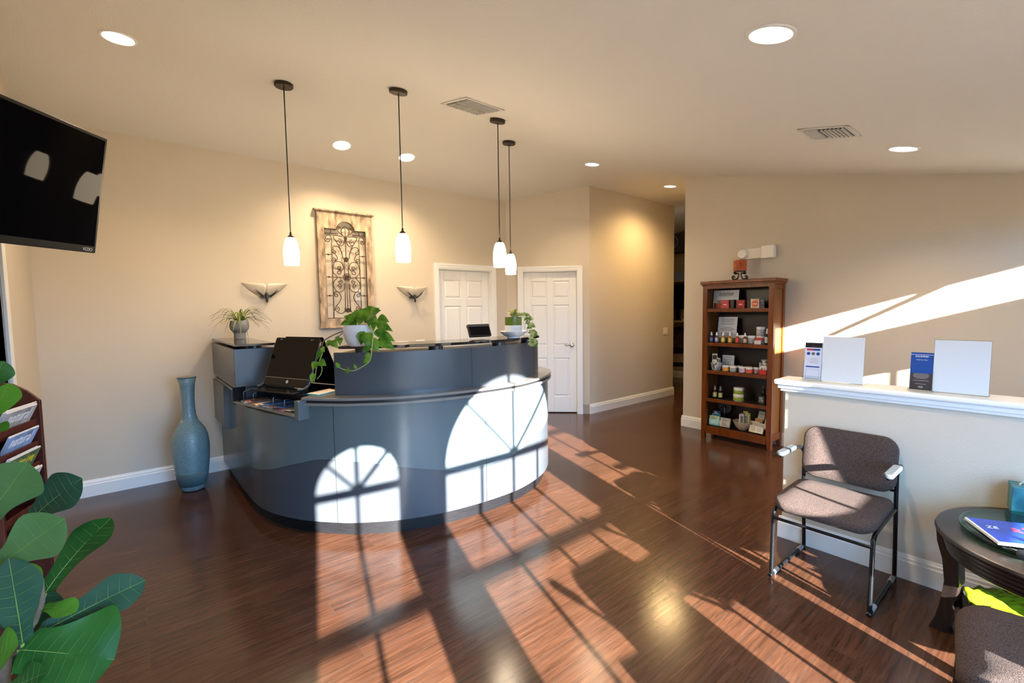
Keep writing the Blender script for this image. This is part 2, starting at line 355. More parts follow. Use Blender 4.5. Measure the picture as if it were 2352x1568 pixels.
# ------------------------------------------------------------------ windows in the front wall, behind the camera
YW = -.94
def ic(v): return v+.305*YW
def fz(v): return .307*(v-YW)
SILL = .16
WIN = []
for x0, x1 in ((-.07, .49), (.807, 2.017), (2.35, 2.875)):
    X0, X1 = ic(x0), ic(x1); r = (X1-X0)/2; WIN.append(('arch', X0, X1, fz(4.08), r))
WIN.append(('rect', ic(4.5), ic(5.62), fz(3.935), 0))
w = MB(); y0, y1 = YW-.05, YF; cur = XE-.1
def wcol(xa, xb, za0, za1, zb0, zb1):
    vs = [(xa, y0, za0), (xb, y0, zb0), (xb, y1, zb0), (xa, y1, za0), (xa, y0, za1), (xb, y0, zb1), (xb, y1, zb1), (xa, y1, za1)]
    w.add(vs, [(3, 2, 1, 0), (4, 5, 6, 7), (0, 1, 5, 4), (1, 2, 6, 5), (2, 3, 7, 6), (3, 0, 4, 7)])
TOP = 2.27
for kind, X0, X1, zs, r in WIN:
    wcol(cur, X0, 0, TOP, 0, TOP); wcol(X0, X1, 0, SILL, 0, SILL); cur = X1
    if kind == 'arch':
        n = 28; xm = (X0+X1)/2
        for i in range(n):
            a0, a1 = PI-PI*i/n, PI-PI*(i+1)/n
            wcol(xm+r*math.cos(a0), xm+r*math.cos(a1), zs+r*math.sin(a0), TOP, zs+r*math.sin(a1), TOP)
    else:
        wcol(X0, ic(4.82), SILL, zs, SILL, zs); wcol(ic(5.14), X1, SILL, zs, SILL, zs); wcol(X0, X1, zs, fz(5.2), zs, fz(5.2)); wcol(X0, X1, fz(6.1), TOP, fz(6.1), TOP)
wcol(cur, XD+.14, 0, TOP, 0, TOP)
struct('wall_front', w, WALL)
PANE = glass_mat('window_glass', (.97, .98, .98))
def bar(mb, p, q, t):  # glazing bar in the window plane
    p, q = Vector((p[0], YW, p[1])), Vector((q[0], YW, q[1])); d = (q-p).normalized(); n = Vector((-d.z, 0, d.x))*t/2; h = Vector((0, .012, 0))
    vs = [p+n-h, q+n-h, q-n-h, p-n-h, p+n+h, q+n+h, q-n+h, p-n+h]
    mb.add(vs, [(3, 2, 1, 0), (4, 5, 6, 7), (0, 1, 5, 4), (1, 2, 6, 5), (2, 3, 7, 6), (3, 0, 4, 7)])
for k, (kind, X0, X1, zs, r) in enumerate(WIN):
    m = MB(); g = MB(); xm = (X0+X1)/2; z2a, z2b = fz(2.0), fz(2.15)
    if kind == 'arch':
        bar(m, (X0, fz(3.98)), (X1, fz(3.98)), .056); bar(m, (X0, (z2a+z2b)/2), (X1, (z2a+z2b)/2), .046)
        nb = 4 if r > .4 else 2
        for i in range(1, nb):
            x = X0+(X1-X0)*i/nb; bar(m, (x, SILL), (x, zs), .022)
        for a in (45, 90, 135): bar(m, (xm, zs-.02), (xm+r*math.cos(math.radians(a)), zs+r*math.sin(math.radians(a))), .024)
        n = 24; P = [(xm+r*math.cos(PI*i/n), YW, zs+r*math.sin(PI*i/n)) for i in range(n+1)]
        g.add([(X0, YW, SILL), (X1, YW, SILL)]+P, [tuple(range(n+3))])
    else:
        bar(m, (ic(4.9), fz(5.42)), (ic(5.15), fz(6.1)), .03); bar(m, (X0, (z2a+z2b)/2), (X1, (z2a+z2b)/2), .046); bar(m, (xm, SILL), (xm, zs), .022)
        g.add([(X0, YW, SILL), (X1, YW, SILL), (X1, YW, zs), (X0, YW, zs), (X0, YW, fz(5.2)), (X1, YW, fz(5.2)), (X1, YW, fz(6.1)), (X0, YW, fz(6.1))], [(0, 1, 2, 3), (4, 5, 6, 7)])
    f = struct('window_%d' % (k+1), m, WHITE); g.build('pane', PANE, f)
    zt = zs+r if kind == 'arch' else fz(6.1)
    pl = bpy.data.lights.new('daylight_opening', 'AREA'); pl.shape = 'RECTANGLE'; pl.size = X1-X0; pl.size_y = zt-SILL; pl.cycles.is_portal = True
    po = bpy.data.objects.new('daylight_opening', pl); COL.objects.link(po); po.location = (xm, YW-.03, (zt+SILL)/2); po.rotation_euler = (PI/2, 0, 0)
# ------------------------------------------------------------------ lamps
SHADE = mat('lit_opal_glass', (.9, .88, .84), .3, emit=(1, .80, .55), es=PEND_E)
def pendant(x, y, label):
    z = zc(y); t = thing('pendant_lamp', label, 'pendant lamp', (x, y, z), 0, 'pendant lamps over the reception desk')
    sl_ = math.atan((zc(y+.05)-zc(y-.05))/.1)
    MB().lathe([(.062, -.028), (.066, -.024), (.066, -.004), (.06, 0)], 32, Matrix.Rotation(sl_, 4, 'X')).build('canopy', BRONZE, t, smooth=.6)
    MB().tube([(0, 0, -.02), (0, 0, -(z-2.105))], .0042).build('cord', BPLAST, t, smooth=3)
    zz = 2.105-z
    MB().lathe([(.007, zz+.015), (.008, zz-.004), (.02, zz-.014), (.026, zz-.028), (.028, zz-.036)], 24).build('socket_cap', BRONZE, t, smooth=.7)
    prof = [(.03, -.028), (.04, -.045), (.05, -.08), (.0565, -.125), (.058, -.165), (.055, -.205), (.0525, -.235)]
    inn = [(r-.004, q) for r, q in reversed(prof)]
    MB().lathe([(r, zz+q) for r, q in prof+inn], 40).build('lamp_shade', SHADE, t, smooth=3)
for x, y, s in ((1.013, 3.879, 'lit white glass pendant lamp nearest the black wall television'), (1.627, 3.224, 'lit white glass pendant lamp above the white textured pot of trailing pothos'),
                (2.514, 3.178, 'lit white glass pendant lamp just in front of another, beside the ceiling vent'), (3.125, 3.769, 'smallest looking lit pendant lamp, partly behind another, before the second door')):
    pendant(x, y, s)
LENS = mat('lit_lens', (1, 1, 1), .5, emit=(1, .93, .82), es=14)
def can(x, y, label, w=1.0, warm=(1, .74, .46)):
    z = zc(y); s = math.atan((zc(y+.05)-zc(y-.05))/.1)
    t = thing('recessed_light', label, 'ceiling light', (x, y, z), 0, 'recessed ceiling lights'); t.rotation_euler = (s, 0, 0)
    MB().lathe([(.096, -.0005), (.094, -.006), (.082, -.007), (.076, -.002), (.076, -.0005)], 40).build('trim_ring', WPLAST, t, smooth=.6)
    MB().lathe([(0, -.0025), (.078, -.0025), (.078, -.0005)], 32).build('lens', LENS, t)
    l = bpy.data.lights.new('can_bulb', 'SPOT'); l.energy = CAN_W*w; l.color = warm if w < 1.9 else (1, .66, .28); l.spot_size = math.radians(128 if w < 1.9 else 156); l.spot_blend = .8; l.shadow_soft_size = .07 if w < 1.9 else .22
    lo = bpy.data.objects.new('can_bulb', l); COL.objects.link(lo); lo.location = (0, 0, -.012); lo.parent = t; lo.rotation_euler = (-s, 0, 0)
for x, y, w, s in ((.059, 3.88, 1, 'lit recessed ceiling light above the black television'), (2.094, .835, 1, 'largest lit recessed ceiling light, nearest the viewer'),
                (1.72, 4.644, 1.3, 'lit recessed ceiling light above the scrollwork wall panel'), (2.401, 4.612, 1.3, 'lit recessed ceiling light partly behind a pendant cord'),
                (4.38, 3.733, 1, 'lit recessed ceiling light above the two white doors'), (6.042, 3.719, 1.9, 'lit recessed ceiling light in the hallway mouth, by the hall wall'),
                (4.328, .816, 1, 'lit recessed ceiling light near the right wall, beside the ceiling vent')):
    can(x, y, s, w)
VENTM = mat('vent_white', (.62, .60, .56), .45)
DARKV = mat('vent_dark', (.03, .03, .03), .8)
def vent(x, y, wx_, wy_, label):
    s = math.atan(.2135); t = thing('air_vent', label, 'air vent', (x, y, zc(y)), 0, 'ceiling air vents'); t.rotation_euler = (s, 0, 0)
    m = MB(); m.box(-wx_/2, wx_/2, -wy_/2, -wy_/2+.03, -.006, -.001); m.box(-wx_/2, wx_/2, wy_/2-.03, wy_/2, -.006, -.001); m.box(-wx_/2, -wx_/2+.03, -wy_/2, wy_/2, -.006, -.001); m.box(wx_/2-.03, wx_/2, -wy_/2, wy_/2, -.006, -.001)
    m.build('frame', VENTM, t, bevel=.002)
    MB().box(-wx_/2+.03, wx_/2-.03, -wy_/2+.03, wy_/2-.03, -.0025, -.001).build('duct_shade', DARKV, t)  # near-black sheet: shade of the duct put into the colour behind the louvers
    # curved louvers in banks: long ones on one side, short ones across on the other
    for k in range(6):
        yy = -wy_/2+.040+k*.024; m = MB(); m.box(-wx_/2+.03, wx_/2-.03, yy, yy+.002, -.014, -.003); m.box(-wx_/2+.03, wx_/2-.03, yy, yy+.007, -.016, -.014); m.build('louver', VENTM, t)
    for k in range(12):
        xx = -wx_/2+.045+k*(wx_-.09)/11; m = MB(); m.box(xx, xx+.002, -wy_/2+.19, wy_/2-.03, -.014, -.003); m.box(xx, xx+.007, -wy_/2+.19, wy_/2-.03, -.016, -.014); m.build('louver', VENTM, t)
vent(2.165, 3.05, .36, .36, 'white louvered ceiling air vent beside the pendant lamps')
vent(3.73, 1.10, .30, .30, 'white louvered ceiling air vent above the half wall')
def plate(name, label, M, w, h, n, kind='rocker'):
    t = thing(name, label, name.replace('_', ' ')); m = MB(); m.box(-w/2, w/2, -h/2, h/2, 0, .006, M); m.build('cover_plate', WPLAST, t, bevel=.002)
    for i in range(n):
        x = (i-(n-1)/2)*.046; MB().box(x-.016, x+.016, -.033, .033, .005, .009, M).build('rocker' if kind == 'rocker' else 'socket', WHITE, t, bevel=.002)
WM = lambda x, z: plane_M((x, YA-.001, z), (1, 0, 0), (0, 0, 1))
plate('outlet_plate', 'wide white outlet plate low on the wall behind the desk, left of the narrow one', WM(2.555, 1.10), .165, .075, 3)
plate('outlet_plate', 'narrow white outlet plate on the wall behind the desk, next to the door', WM(2.80, 1.105), .12, .075, 2)
plate('light_switch', 'white light switch seen through the scrollwork panel', WM(2.04, 1.69), .075, .12, 1)
plate('light_switch', 'pale double light switch plate on the hallway wall', plane_M((6.943, YC-.001, 1.108), (1, 0, 0), (0, 0, 1)), .12, .12, 2)
# ------------------------------------------------------------------ reception desk
CP = [(.65,5.15),(.65,4.6),(.65,4.2),(.66,3.85),(.69,3.63),(.75,3.45),(.86,3.25),(1.01,3.07),(1.12,2.97),(1.34,2.83),(1.57,2.745),(1.8,2.70),(2.08,2.685),(2.34,2.71),(2.64,2.815),(2.86,2.965),(2.985,3.11),(3.045,3.27),(3.04,3.44),(2.96,3.57)]
DC = [(p.x, p.y) for p in catmull([(*p, 0) for p in CP], 8)]
DS = [0]
for p_, q_ in zip(DC, DC[1:]): DS.append(DS[-1]+math.dist(p_, q_))
def at_s(s):
    for i in range(len(DS)-1):
        if DS[i+1] >= s or i == len(DS)-2:
            u = (s-DS[i])/(DS[i+1]-DS[i]); a, b_ = DC[i], DC[i+1]
            t = Vector((b_[0]-a[0], b_[1]-a[1])).normalized()
            return Vector((a[0]+(b_[0]-a[0])*u, a[1]+(b_[1]-a[1])*u, 0)), t, Vector((t.y, -t.x))
def sub(s0, s1, step=.04):
    n = max(2, int((s1-s0)/step)+1); return [tuple(at_s(s0+(s1-s0)*i/n)[0][:2]) for i in range(n+1)]
TEAL = mat('teal_grey_laminate', (.095, .123, .130), .22, var=.05, vscale=4, stretch=(1, 1, .05))
SLATE = mat('slate_blue_laminate', (.052, .060, .070), .25)
UPPER = mat('dark_slate_laminate', (.052, .061, .071), .27)
GRAN = voro_mat('speckled_granite', (.05, .048, .046), (.22, .21, .19), .16, 330, .35)
GLOSS = mat('glossy_black_granite', (.008, .008, .009), .06, spec=.6)
TOE = mat('dark_wood_toe_kick', (.006, .006, .007), .4, spec=.25, var=.5, vscale=8, stretch=(2, 2, 60))
desk = thing('reception_desk', 'large curved slate grey reception desk with black granite ledges', 'desk', (1.9, 3.9, 0))
L_ = DS[-1]
MB().strip(sub(0, L_), 0, .1, -.10, -.045).build('toe_kick', TOE, desk, smooth=.5, world=True)
T0, T1 = 1.02, 1.975      # brochure tray opening in the ledge
MB().strip(sub(0, T0), .1, .9, -.12, -.018).strip(sub(T0, T1), .1, .81, -.12, -.018).strip(sub(T1, L_), .1, .9, -.12, -.018).build('carcass', BPLAST, desk, smooth=.5, world=True)
WV = [(0, .62), (.3, .58), (.538, .52), (.744, .464), (.92, .40), (1.115, .355), (1.3, .358), (1.471, .38), (1.648, .416), (1.85, .475), (2.033, .523), (2.153, .532), (2.411, .504), (2.7, .442), (2.928, .393), (3.036, .373), (3.256, .367), (3.507, .393), (3.822, .46), (4.129, .524), (4.5, .58), (4.95, .6)]
def wz(s):
    for (a, za), (b_, zb) in zip(WV, WV[1:]):
        if a <= s <= b_:
            u = (s-a)/(b_-a); u = u*u*(3-2*u) if False else u; return za+(zb-za)*u
    return WV[-1][1]
seams = [0.0, 2.18, 3.235, L_]
for i in range(3):
    s0, s1 = seams[i]+.0015, seams[i+1]-.0015; n = int((s1-s0)/.03)
    for part in (0, 1):
        rows = []
        for k in range(n+1):
            s = s0+(s1-s0)*k/n; p, t, nn = at_s(s); z = wz(s)
            o = 0 if part == 0 else .003
            z0, z1 = (.1, z-.0008) if part == 0 else (z+.0008, .805 if T0-.01 < s < T1+.03 else .9)
            f = lambda d: (p.x+nn.x*d, p.y+nn.y*d)
            rows.append([(*f(-.018), z0), (*f(o), z0), (*f(o), z1), (*f(-.018), z1)])
        if part == 0: MB().grid(rows).build('lower_panel', SLATE, desk, smooth=.5, world=True)
        else: MB().grid(rows).build('wave_panel', TEAL, desk, smooth=.5, world=True)
def ledge_piece(s0, s1, name='ledge'):
    C = sub(s0, s1)
    MB().strip(C, .927, .945, -.34, .034).build(name, GRAN, desk, smooth=.5, bevel=.003, world=True)
    MB().strip(C, .909, .9275, -.30, .018).build('shadow_gap', BPLAST, desk, smooth=.5, world=True)
    MB().strip(C, .892, .9095, -.30, .034).build('lower_ledge', GRAN, desk, smooth=.5, bevel=.003, world=True)
ledge_piece(0, T0); ledge_piece(T1, L_)
MB().strip(sub(T0, T1), .925, .945, -.62, -.14).build('counter', GLOSS, desk, smooth=.5, bevel=.002, world=True)
MB().strip(sub(.62, 2.25), .92, .944, -.62, -.30).build('counter', GLOSS, desk, smooth=.5, world=True)
# brochure tray
a_, b_ = at_s(T0+.01)[0], at_s(T1-.02)[0]; dr = (b_-a_).normalized(); dn_ = Vector((dr.y, -dr.x, 0)); Lt = (b_-a_).length
TM = Matrix((dr, -dn_, Vector((0, 0, 1)))).transposed().to_4x4(); TM = Matrix.Translation(a_+dn_*.05) @ TM
MB().box(0, Lt, 0, .26, .812, .825, TM).build('tray_floor', GRAN, desk, bevel=.002, world=True)
MB().box(-.006, 0, 0, .26, .80, .93, TM).build('tray_side', BPLAST, desk, world=True)
MB().box(Lt, Lt+.05, -.004, .20, .80, .926, TM).build('tray_side', TEAL, desk, bevel=.002, world=True, label='pale teal end of the brochure tray')
MB().box(0, Lt, .26, .27, .80, .93, TM).build('tray_back', BPLAST, desk, world=True)
WIRE = mat('wire_steel', (.35, .35, .36), .3, metal=1)
for fx in (.17, .34, .66, .83):
    x = Lt*fx; MB().tube([TM @ Vector(q) for q in ((x, .012, .825), (x, .012, .905), (x, .018, .915), (x, .035, .917))], .0018, 6).build('tray_divider', WIRE, desk, smooth=3, world=True)
# upper screen, its floating top and pucks
MB().strip(sub(2.16, 4.12), .945, 1.231, -.10, -.07).build('upper_panel', UPPER, desk, smooth=.5, world=True)
MB().strip(sub(3.168, 3.171), .946, 1.231, -.0705, -.0692).build('panel_seam', BPLAST, desk, world=True)
MB().strip(sub(2.21, 4.06), 1.258, 1.278, -.36, -.045).build('top_shelf', GLOSS, desk, smooth=.5, bevel=.002, world=True)
for s in (2.36, 2.9, 3.47, 3.92):
    p, t, nn = at_s(s); q = p.to_2d()-nn*.12
    MB().cyl(q.x, q.y, 1.228, 1.259, .05, 24).build('standoff', BPLAST, desk, smooth=.7, world=True)
MB().strip(sub(2.2, 4.1), 1.215, 1.231, -.30, -.10).build('inner_shelf', UPPER, desk, smooth=.5, world=True)
MB().strip(sub(2.2, 4.1), .74, .76, -.75, -.12).build('work_surface', GRAN, desk, smooth=.5, world=True)
# side pedestal box next to the wall
MB().box(.607, 1.02, 4.0, 5.15, .946, 1.234).build('pedestal_box', SLATE, desk, bevel=.002, world=True)
MB().box(.61, .885, 3.93, 5.155, 1.256, 1.272).build('pedestal_top', GLOSS, desk, bevel=.002, world=True)
for q in ((.76, 4.08), (.76, 4.95)): MB().cyl(*q, 1.233, 1.257, .055).build('standoff', BPLAST, desk, smooth=.7, world=True)
m = MB(); m.box(.60, .66, 4.55, 5.15, .52, .893); m.build('apron_panel', SLATE, desk, bevel=.003, world=True)
# ------------------------------------------------------------------ brochures in the tray
random.seed(4)
cols = [(.75, .75, .77), (.7, .2, .1), (.05, .05, .06), (.75, .45, .3), (.6, .55, .45), (.08, .2, .5), (.7, .7, .72), (.75, .25, .12), (.1, .3, .65), (.5, .15, .25), (.72, .68, .5), (.25, .3, .35)]
names = ['white-edged booklet at the tray end by the wall', 'orange and black booklet under the first wire divider', 'black booklet second from the wall end of the tray', 'tan and orange leaflet in the middle of the tray', 'beige leaflet fanned across the middle of the tray',
         'dark blue leaflet edge in the brochure tray', 'long pale grey leaflet lying aslant in the brochure tray', 'red-orange leaflet near the third wire divider', 'bright blue booklet near the third wire divider', 'purple and pink booklet by the last divider', 'cream leaflet at the open end of the tray', 'grey booklet under the red-orange leaflet']
for i, cc in enumerate(cols):
    fx = .10+.76*i/(len(cols)-1); w, d = .105, .19; z = .826+(i % 3)*.006; M = TM @ Matrix.Translation((Lt*fx, .028+.010*(i % 3), z)) @ Matrix.Rotation(random.uniform(-.25, .1), 4, 'Z')
    t = thing('brochure', names[i], 'brochure', M.translation, 0, 'brochures in the desk tray')
    MB().box(-w/2, w/2, 0, d, 0, .005, M).build('cover', mat('brochure_%d' % i, cc, .35, var=.5, vscale=18), t, world=True)
    MB().box(-w/2+.002, w/2-.002, .001, d-.001, -.0008, .004, M).build('pages', PAPER, t, world=True)
# ------------------------------------------------------------------ touch monitor
az, lean = math.radians(157.3), math.radians(21)
mr_ = Vector((math.sin(az), math.cos(az), 0)); mb_ = Vector((-mr_.y, mr_.x, 0)); mu = Vector((0, 0, math.cos(lean)))+mb_*math.sin(lean); mc = Vector((.843, 3.568, .989))
t = thing('touch_monitor', 'black tilted touch screen monitor standing on the desk counter', 'monitor', (.9, 3.58, .946))
SM = plane_M(mc, mr_, mu); hw = .233
SCR = mat('black_screen', (.002, .002, .003), .05, spec=.2)
MB().prism(rounded(-hw, hw, -.01, .352, .012), -.02, 0, SM).build('housing', mat('satin_black', (.006, .006, .007), .2, spec=.3), t, bevel=.002, world=True)
MB().prism(rounded(-hw+.006, hw-.006, .052, .345, .004), 0, .0008, SM).build('screen', SCR, t, world=True)
MB().box(-hw+.004, hw-.004, .048, .0505, 0, .0012, SM).build('chin_trim', CHROME, t, world=True)
m = MB()
m.lathe([(.008, 0), (.0115, 0), (.0115, .0012), (.008, .0012), (.008, 0)], 24, SM @ Matrix.Translation((.02, .024, .0)))
m.build('logo', mat('silver_ink', (.6, .6, .6), .4), t, world=True, label='small round silver emblem')
for x in (-.17, .16): MB().box(x-.012, x+.012, .334, .340, .0008, .0014, SM).build('camera_mark', mat('grey_ink', (.2, .2, .2), .5), t, world=True)
for sx in (-1, 1):
    P = [SM @ Vector((sx*(hw+.004), .33, -.012)), SM @ Vector((sx*(hw+.004), .05, -.012)), SM @ Vector((sx*(hw+.002), .004, -.006)), SM @ Vector((sx*(hw-.006), -.022, .02)), SM @ Vector((sx*(hw-.02), -.034, .05))]
    MB().tube(catmull(P, 5), .008).build('side_rail', mat('grey_rail', (.08, .08, .083), .3, metal=.7), t, smooth=3, world=True)
q = [SM @ Vector(v) for v in ((-hw, -.01, -.02), (hw, -.01, -.02), (hw, -.03, .10), (-hw, -.03, .10))]
fz_ = .948
m = MB(); m.add([(p.x, p.y, fz_) for p in q]+[(p.x, p.y, fz_+(.022 if i < 2 else .012)) for i, p in enumerate(q)], [(3, 2, 1, 0), (4, 5, 6, 7), (0, 1, 5, 4), (1, 2, 6, 5), (2, 3, 7, 6), (3, 0, 4, 7)])
m.build('foot', mat('satin_black', (0, 0, 0)), t, bevel=.004, world=True)
bt = mc+mu*.345-mb_*-.02
m = MB(); A_ = [bt+mr_*(hw-.01)+mb_*.01+Vector((0, 0, .012)), bt-mr_*(hw-.06)+mb_*.01+Vector((0, 0, .012))]
B_ = [mc+mr_*(hw-.03)+mb_*.34, mc-mr_*(hw-.06)+mb_*.34]
for p in B_: p.z = .949
vs = A_+B_[::-1]; th = mb_*.014
m.add(vs+[v+th for v in vs], [(0, 1, 2, 3), (7, 6, 5, 4), (0, 4, 5, 1), (1, 5, 6, 2), (2, 6, 7, 3), (3, 7, 4, 0)])
m.build('rear_stand', mat('satin_black', (0, 0, 0)), t, bevel=.004, world=True)
# folder and paper, sheet stack
t = thing('folder', 'bright teal folder with cream paper lying on the counter by the monitor', 'folder', (.99, 3.3, .946))
P = [(.915, 3.305), (.955, 3.19), (1.11, 3.27), (1.10, 3.40)]
MB().prism(P, .946, .949).build('cover', mat('teal_card', (.0, .30, .42), .5), t, world=True)
MB().prism([(.925, 3.305), (.965, 3.205), (1.11, 3.277), (1.10, 3.395)], .949, .953).build('paper', mat('cream_paper', (.75, .62, .5), .6), t, world=True)
# second device on the top shelf at the far end
t = thing('payment_terminal', 'small black tilted display behind the curved shelf, left of the white dish', 'terminal', (2.12, 3.0, 1.26))
TMx = plane_M((2.12, 2.93, 1.298), Vector((.97, -.12, 0)), Vector((.12, .45, 1)))
MB().prism(rounded(-.095, .095, 0, .10, .006), -.022, 0, TMx).build('housing', BPLAST, t, bevel=.002, world=True)
MB().prism(rounded(-.085, .085, .01, .09, .003), 0, .0006, TMx).build('screen', SCR, t, world=True)
MB().box(-.095, .095, .082, .104, -.03, .002, TMx).build('top_edge', mat('dark_taupe', (.07, .06, .055), .35), t, bevel=.003, world=True)
MB().box(-.06, .06, .012, .022, -.05, .0, TMx).build('stand', BPLAST, t, world=True)
# ------------------------------------------------------------------ leaves and pots
def leaf(mb, base, tip, w, up=(0, 0, 1), prof='heart', sag=.12, fold=.18, n=8, wav=0, vein=None, seed=0):
    B, T = Vector(base), Vector(tip); ax = T-B; Ln = ax.length; d = ax.normalized(); U = Vector(up); U = (U-d*U.dot(d)); U = U.normalized() if U.length > 1e-4 else frame(d)[1]
    S = d.cross(U); rows = []; rnd = random.Random(seed); ph = rnd.uniform(0, 6)
    def wd(t):
        if prof == 'heart': return w*(.55*math.sin(PI*min(1, t*1.02)**.62)+.45*math.sin(PI*t**.8))*(1-.15*t)
        if prof == 'fiddle': return w*max(0, (.42+.62*t**1.3-.12*math.sin(PI*2*t))*min(1, (t/.06)**.5)*min(1, max(0, (1-t)/.30)**.55))
        return w*math.sin(PI*t**.8)
    mids = []
    for i in range(n+1):
        t = i/n; h = max(1e-4, wd(t)/2); c = B+ax*t+U*(sag*Ln*(math.sin(PI*t*.5)**1)*(1-t)*2 - sag*Ln*t*t); mids.append((c, h))
        r = []
        for k in (-1, -.66, -.33, 0, .33, .66, 1):
            lift = fold*abs(k)*h+wav*h*math.sin(9*t+ph+k*2)*abs(k)
            r.append(c+S*(k*h)+U*lift)
        rows.append(r)
    mb.grid(rows)
    if vein is not None:
        vein.tube([c+U*.0005 for c, h in mids], Ln*.006, 6, r1=Ln*.002)
        for i in range(1, n-1, 2 if n > 12 else 1):
            c, h = mids[i]; c2, h2 = mids[min(n, i+1)]
            for sgn in (-1, 1):
                P = [c+U*.001]+[c+(c2-c)*q*1.1+S*(sgn*h*q*.88)+U*(fold*q*h*.88+wav*h*.88*q*math.sin(9*(i+q*.9)/n+ph+sgn*2*q)+.0012) for q in (.3, .6, .9)]
                vein.tube(P, Ln*.002, 4, r1=Ln*.0008)
SOIL = mat('potting_soil', (.03, .02, .012), .95, bump=1, bscale=60)
POTHOS = leaf_mat('pothos_leaf', (.035, .125, .010), (.15, .29, .03), 16)
POTHOS2 = leaf_mat('variegated_leaf', (.09, .18, .03), (.62, .62, .25), 28)
VINE = mat('vine_green', (.30, .38, .10), .5)
BROWNV = mat('vine_brown', (.10, .055, .025), .6)
# spider plant
t = thing('spider_plant', 'spider plant in a grey stone pot on the pedestal by the wall', 'potted plant', (.785, 4.80, 1.273))
STONE = mat('grey_stone', (.20, .195, .19), .8, var=.12, vscale=25)
t.scale = (.84, .84, .84)
MB().lathe([(.055, 0), (.058, .02), (.056, .065), (.066, .078), (.087, .105), (.094, .14), (.088, .18), (.081, .198), (.072, .198), (.08, .15), (.07, .12), (0, .12)], 40).build('pot', STONE, t, smooth=.5)
MB().lathe([(.001, .186), (.078, .184)], 24).build('soil', SOIL, t)
m = MB(); rnd = random.Random(11)
for i in range(46):
    a = rnd.uniform(0, 2*PI); ln = rnd.uniform(.12, .30); hh = rnd.uniform(.04, .20); dr_ = rnd.uniform(.02, .24)
    P = []; 
    for k in range(9):
        q = k/8; r_ = .02+ln*q*(.78+.22*q); z = .185+hh*math.sin(min(1, q*1.3)*PI/2)-dr_*q**2.4
        P.append(Vector((r_*math.cos(a), r_*math.sin(a)*.62, z)))
    s_ = Vector((-math.sin(a), math.cos(a), 0)); rows = []
    for k, p in enumerate(P):
        w_ = .0075*(1-(k/8)**2.2)+.0008; rows.append([p-s_*w_+Vector((0, 0, .0025)), p, p+s_*w_+Vector((0, 0, .0025))])
    m.grid(rows)
m.build('leaves', leaf_mat('spider_leaf', (.10, .15, .03), (.30, .33, .10), 20), t, smooth=3)
# pothos in the white textured pot
px, py, pz = 1.165, 2.965, 1.279
t = thing('pothos_plant', 'trailing green pothos in a white textured pot on the curved shelf', 'potted plant', (px, py, pz))
WPOT = voro_mat('white_textured_ceramic', (.66, .68, .70), (.80, .82, .84), .4, 70, .12, bump=.8)
MB().lathe([(.058, 0), (.068, .006), (.086, .035), (.0965, .075), (.099, .105), (.097, .138), (.092, .138), (.092, .12), (0, .12)], 48).build('pot', WPOT, t, smooth=.6)
MB().lathe([(.001, .129), (.092, .126)], 24).build('soil', SOIL, t)
rv = Vector((math.cos(YAW), -math.sin(YAW), 0)); fv = Vector((math.sin(YAW), math.cos(YAW), 0)); uz = Vector((0, 0, 1))
def L3(r, u, f): return rv*r+uz*u-fv*f       # r right, u up, f towards the room, from the pot foot
m = MB(); v = MB(); vb = MB()
# (base, tip, width): crown above the pot, then right-hand trail, then left-hand trail
LV = [((.0, .16, .0), (-.085, .20, .03), .075), ((.02, .17, .0), (.075, .255, .02), .08), ((.05, .19, .0), (.15, .235, .04), .10), ((-.02, .17, .03), (.02, .235, .05), .055), ((.03, .18, .03), (.03, .14, .09), .05), ((.0, .15, .03), (-.075, .15, .09), .06),
      ((.06, .18, .03), (.145, .16, .07), .085), ((.10, .18, .03), (.115, .10, .08), .065), ((.13, .17, .03), (.21, .16, .05), .07), ((.13, .14, .04), (.235, .10, .06), .06), ((.13, .11, .05), (.185, .04, .08), .06), ((.14, .08, .05), (.25, .035, .07), .06), ((.13, .04, .06), (.25, -.015, .07), .075), ((.09, .05, .09), (.155, -.03, .10), .07), ((.07, .09, .10), (.115, .0, .125), .075), ((.06, .10, .09), (.045, .015, .12), .06), ((-.03, .15, .05), (-.01, .20, .09), .05), ((.02, .19, -.03), (-.05, .235, -.05), .06), ((-.05, .15, .0), (-.11, .145, .03), .05), ((.06, .2, -.03), (.12, .25, -.06), .07)]
for i, (b0, t0, w0) in enumerate(LV): leaf(m, L3(*b0), L3(*t0), w0*1.15, L3(.1, .5, .8), 'heart', .12, .22, 10, .015, seed=i)
trail = [(.10, .135, .09), (.125, .09, .115), (.12, .02, .125), (.115, -.04, .13), (.10, -.09, .135), (.05, -.125, .135), (.0, -.145, .135), (-.05, -.14, .135), (-.085, -.125, .135), (-.095, -.105, .13)]
v.tube([L3(*p) for p in catmull(trail, 5)], .0045, 6, r1=.002)
for i, (b0, t0, w0) in enumerate((((.11, -.05, .13), (.07, -.055, .14), .045), ((.105, -.07, .135), (.06, -.10, .145), .035), ((.02, -.135, .135), (.005, -.10, .14), .018), ((-.02, -.14, .135), (-.055, -.16, .14), .025), ((-.04, -.14, .135), (-.025, -.125, .14), .02), ((-.085, -.125, .135), (-.11, -.09, .135), .028), ((.11, .0, .125), (.06, -.02, .14), .05))):
    leaf(m, L3(*b0), L3(*t0), w0, L3(.1, .4, .9), 'heart', .1, .2, 8, .012, seed=50+i)
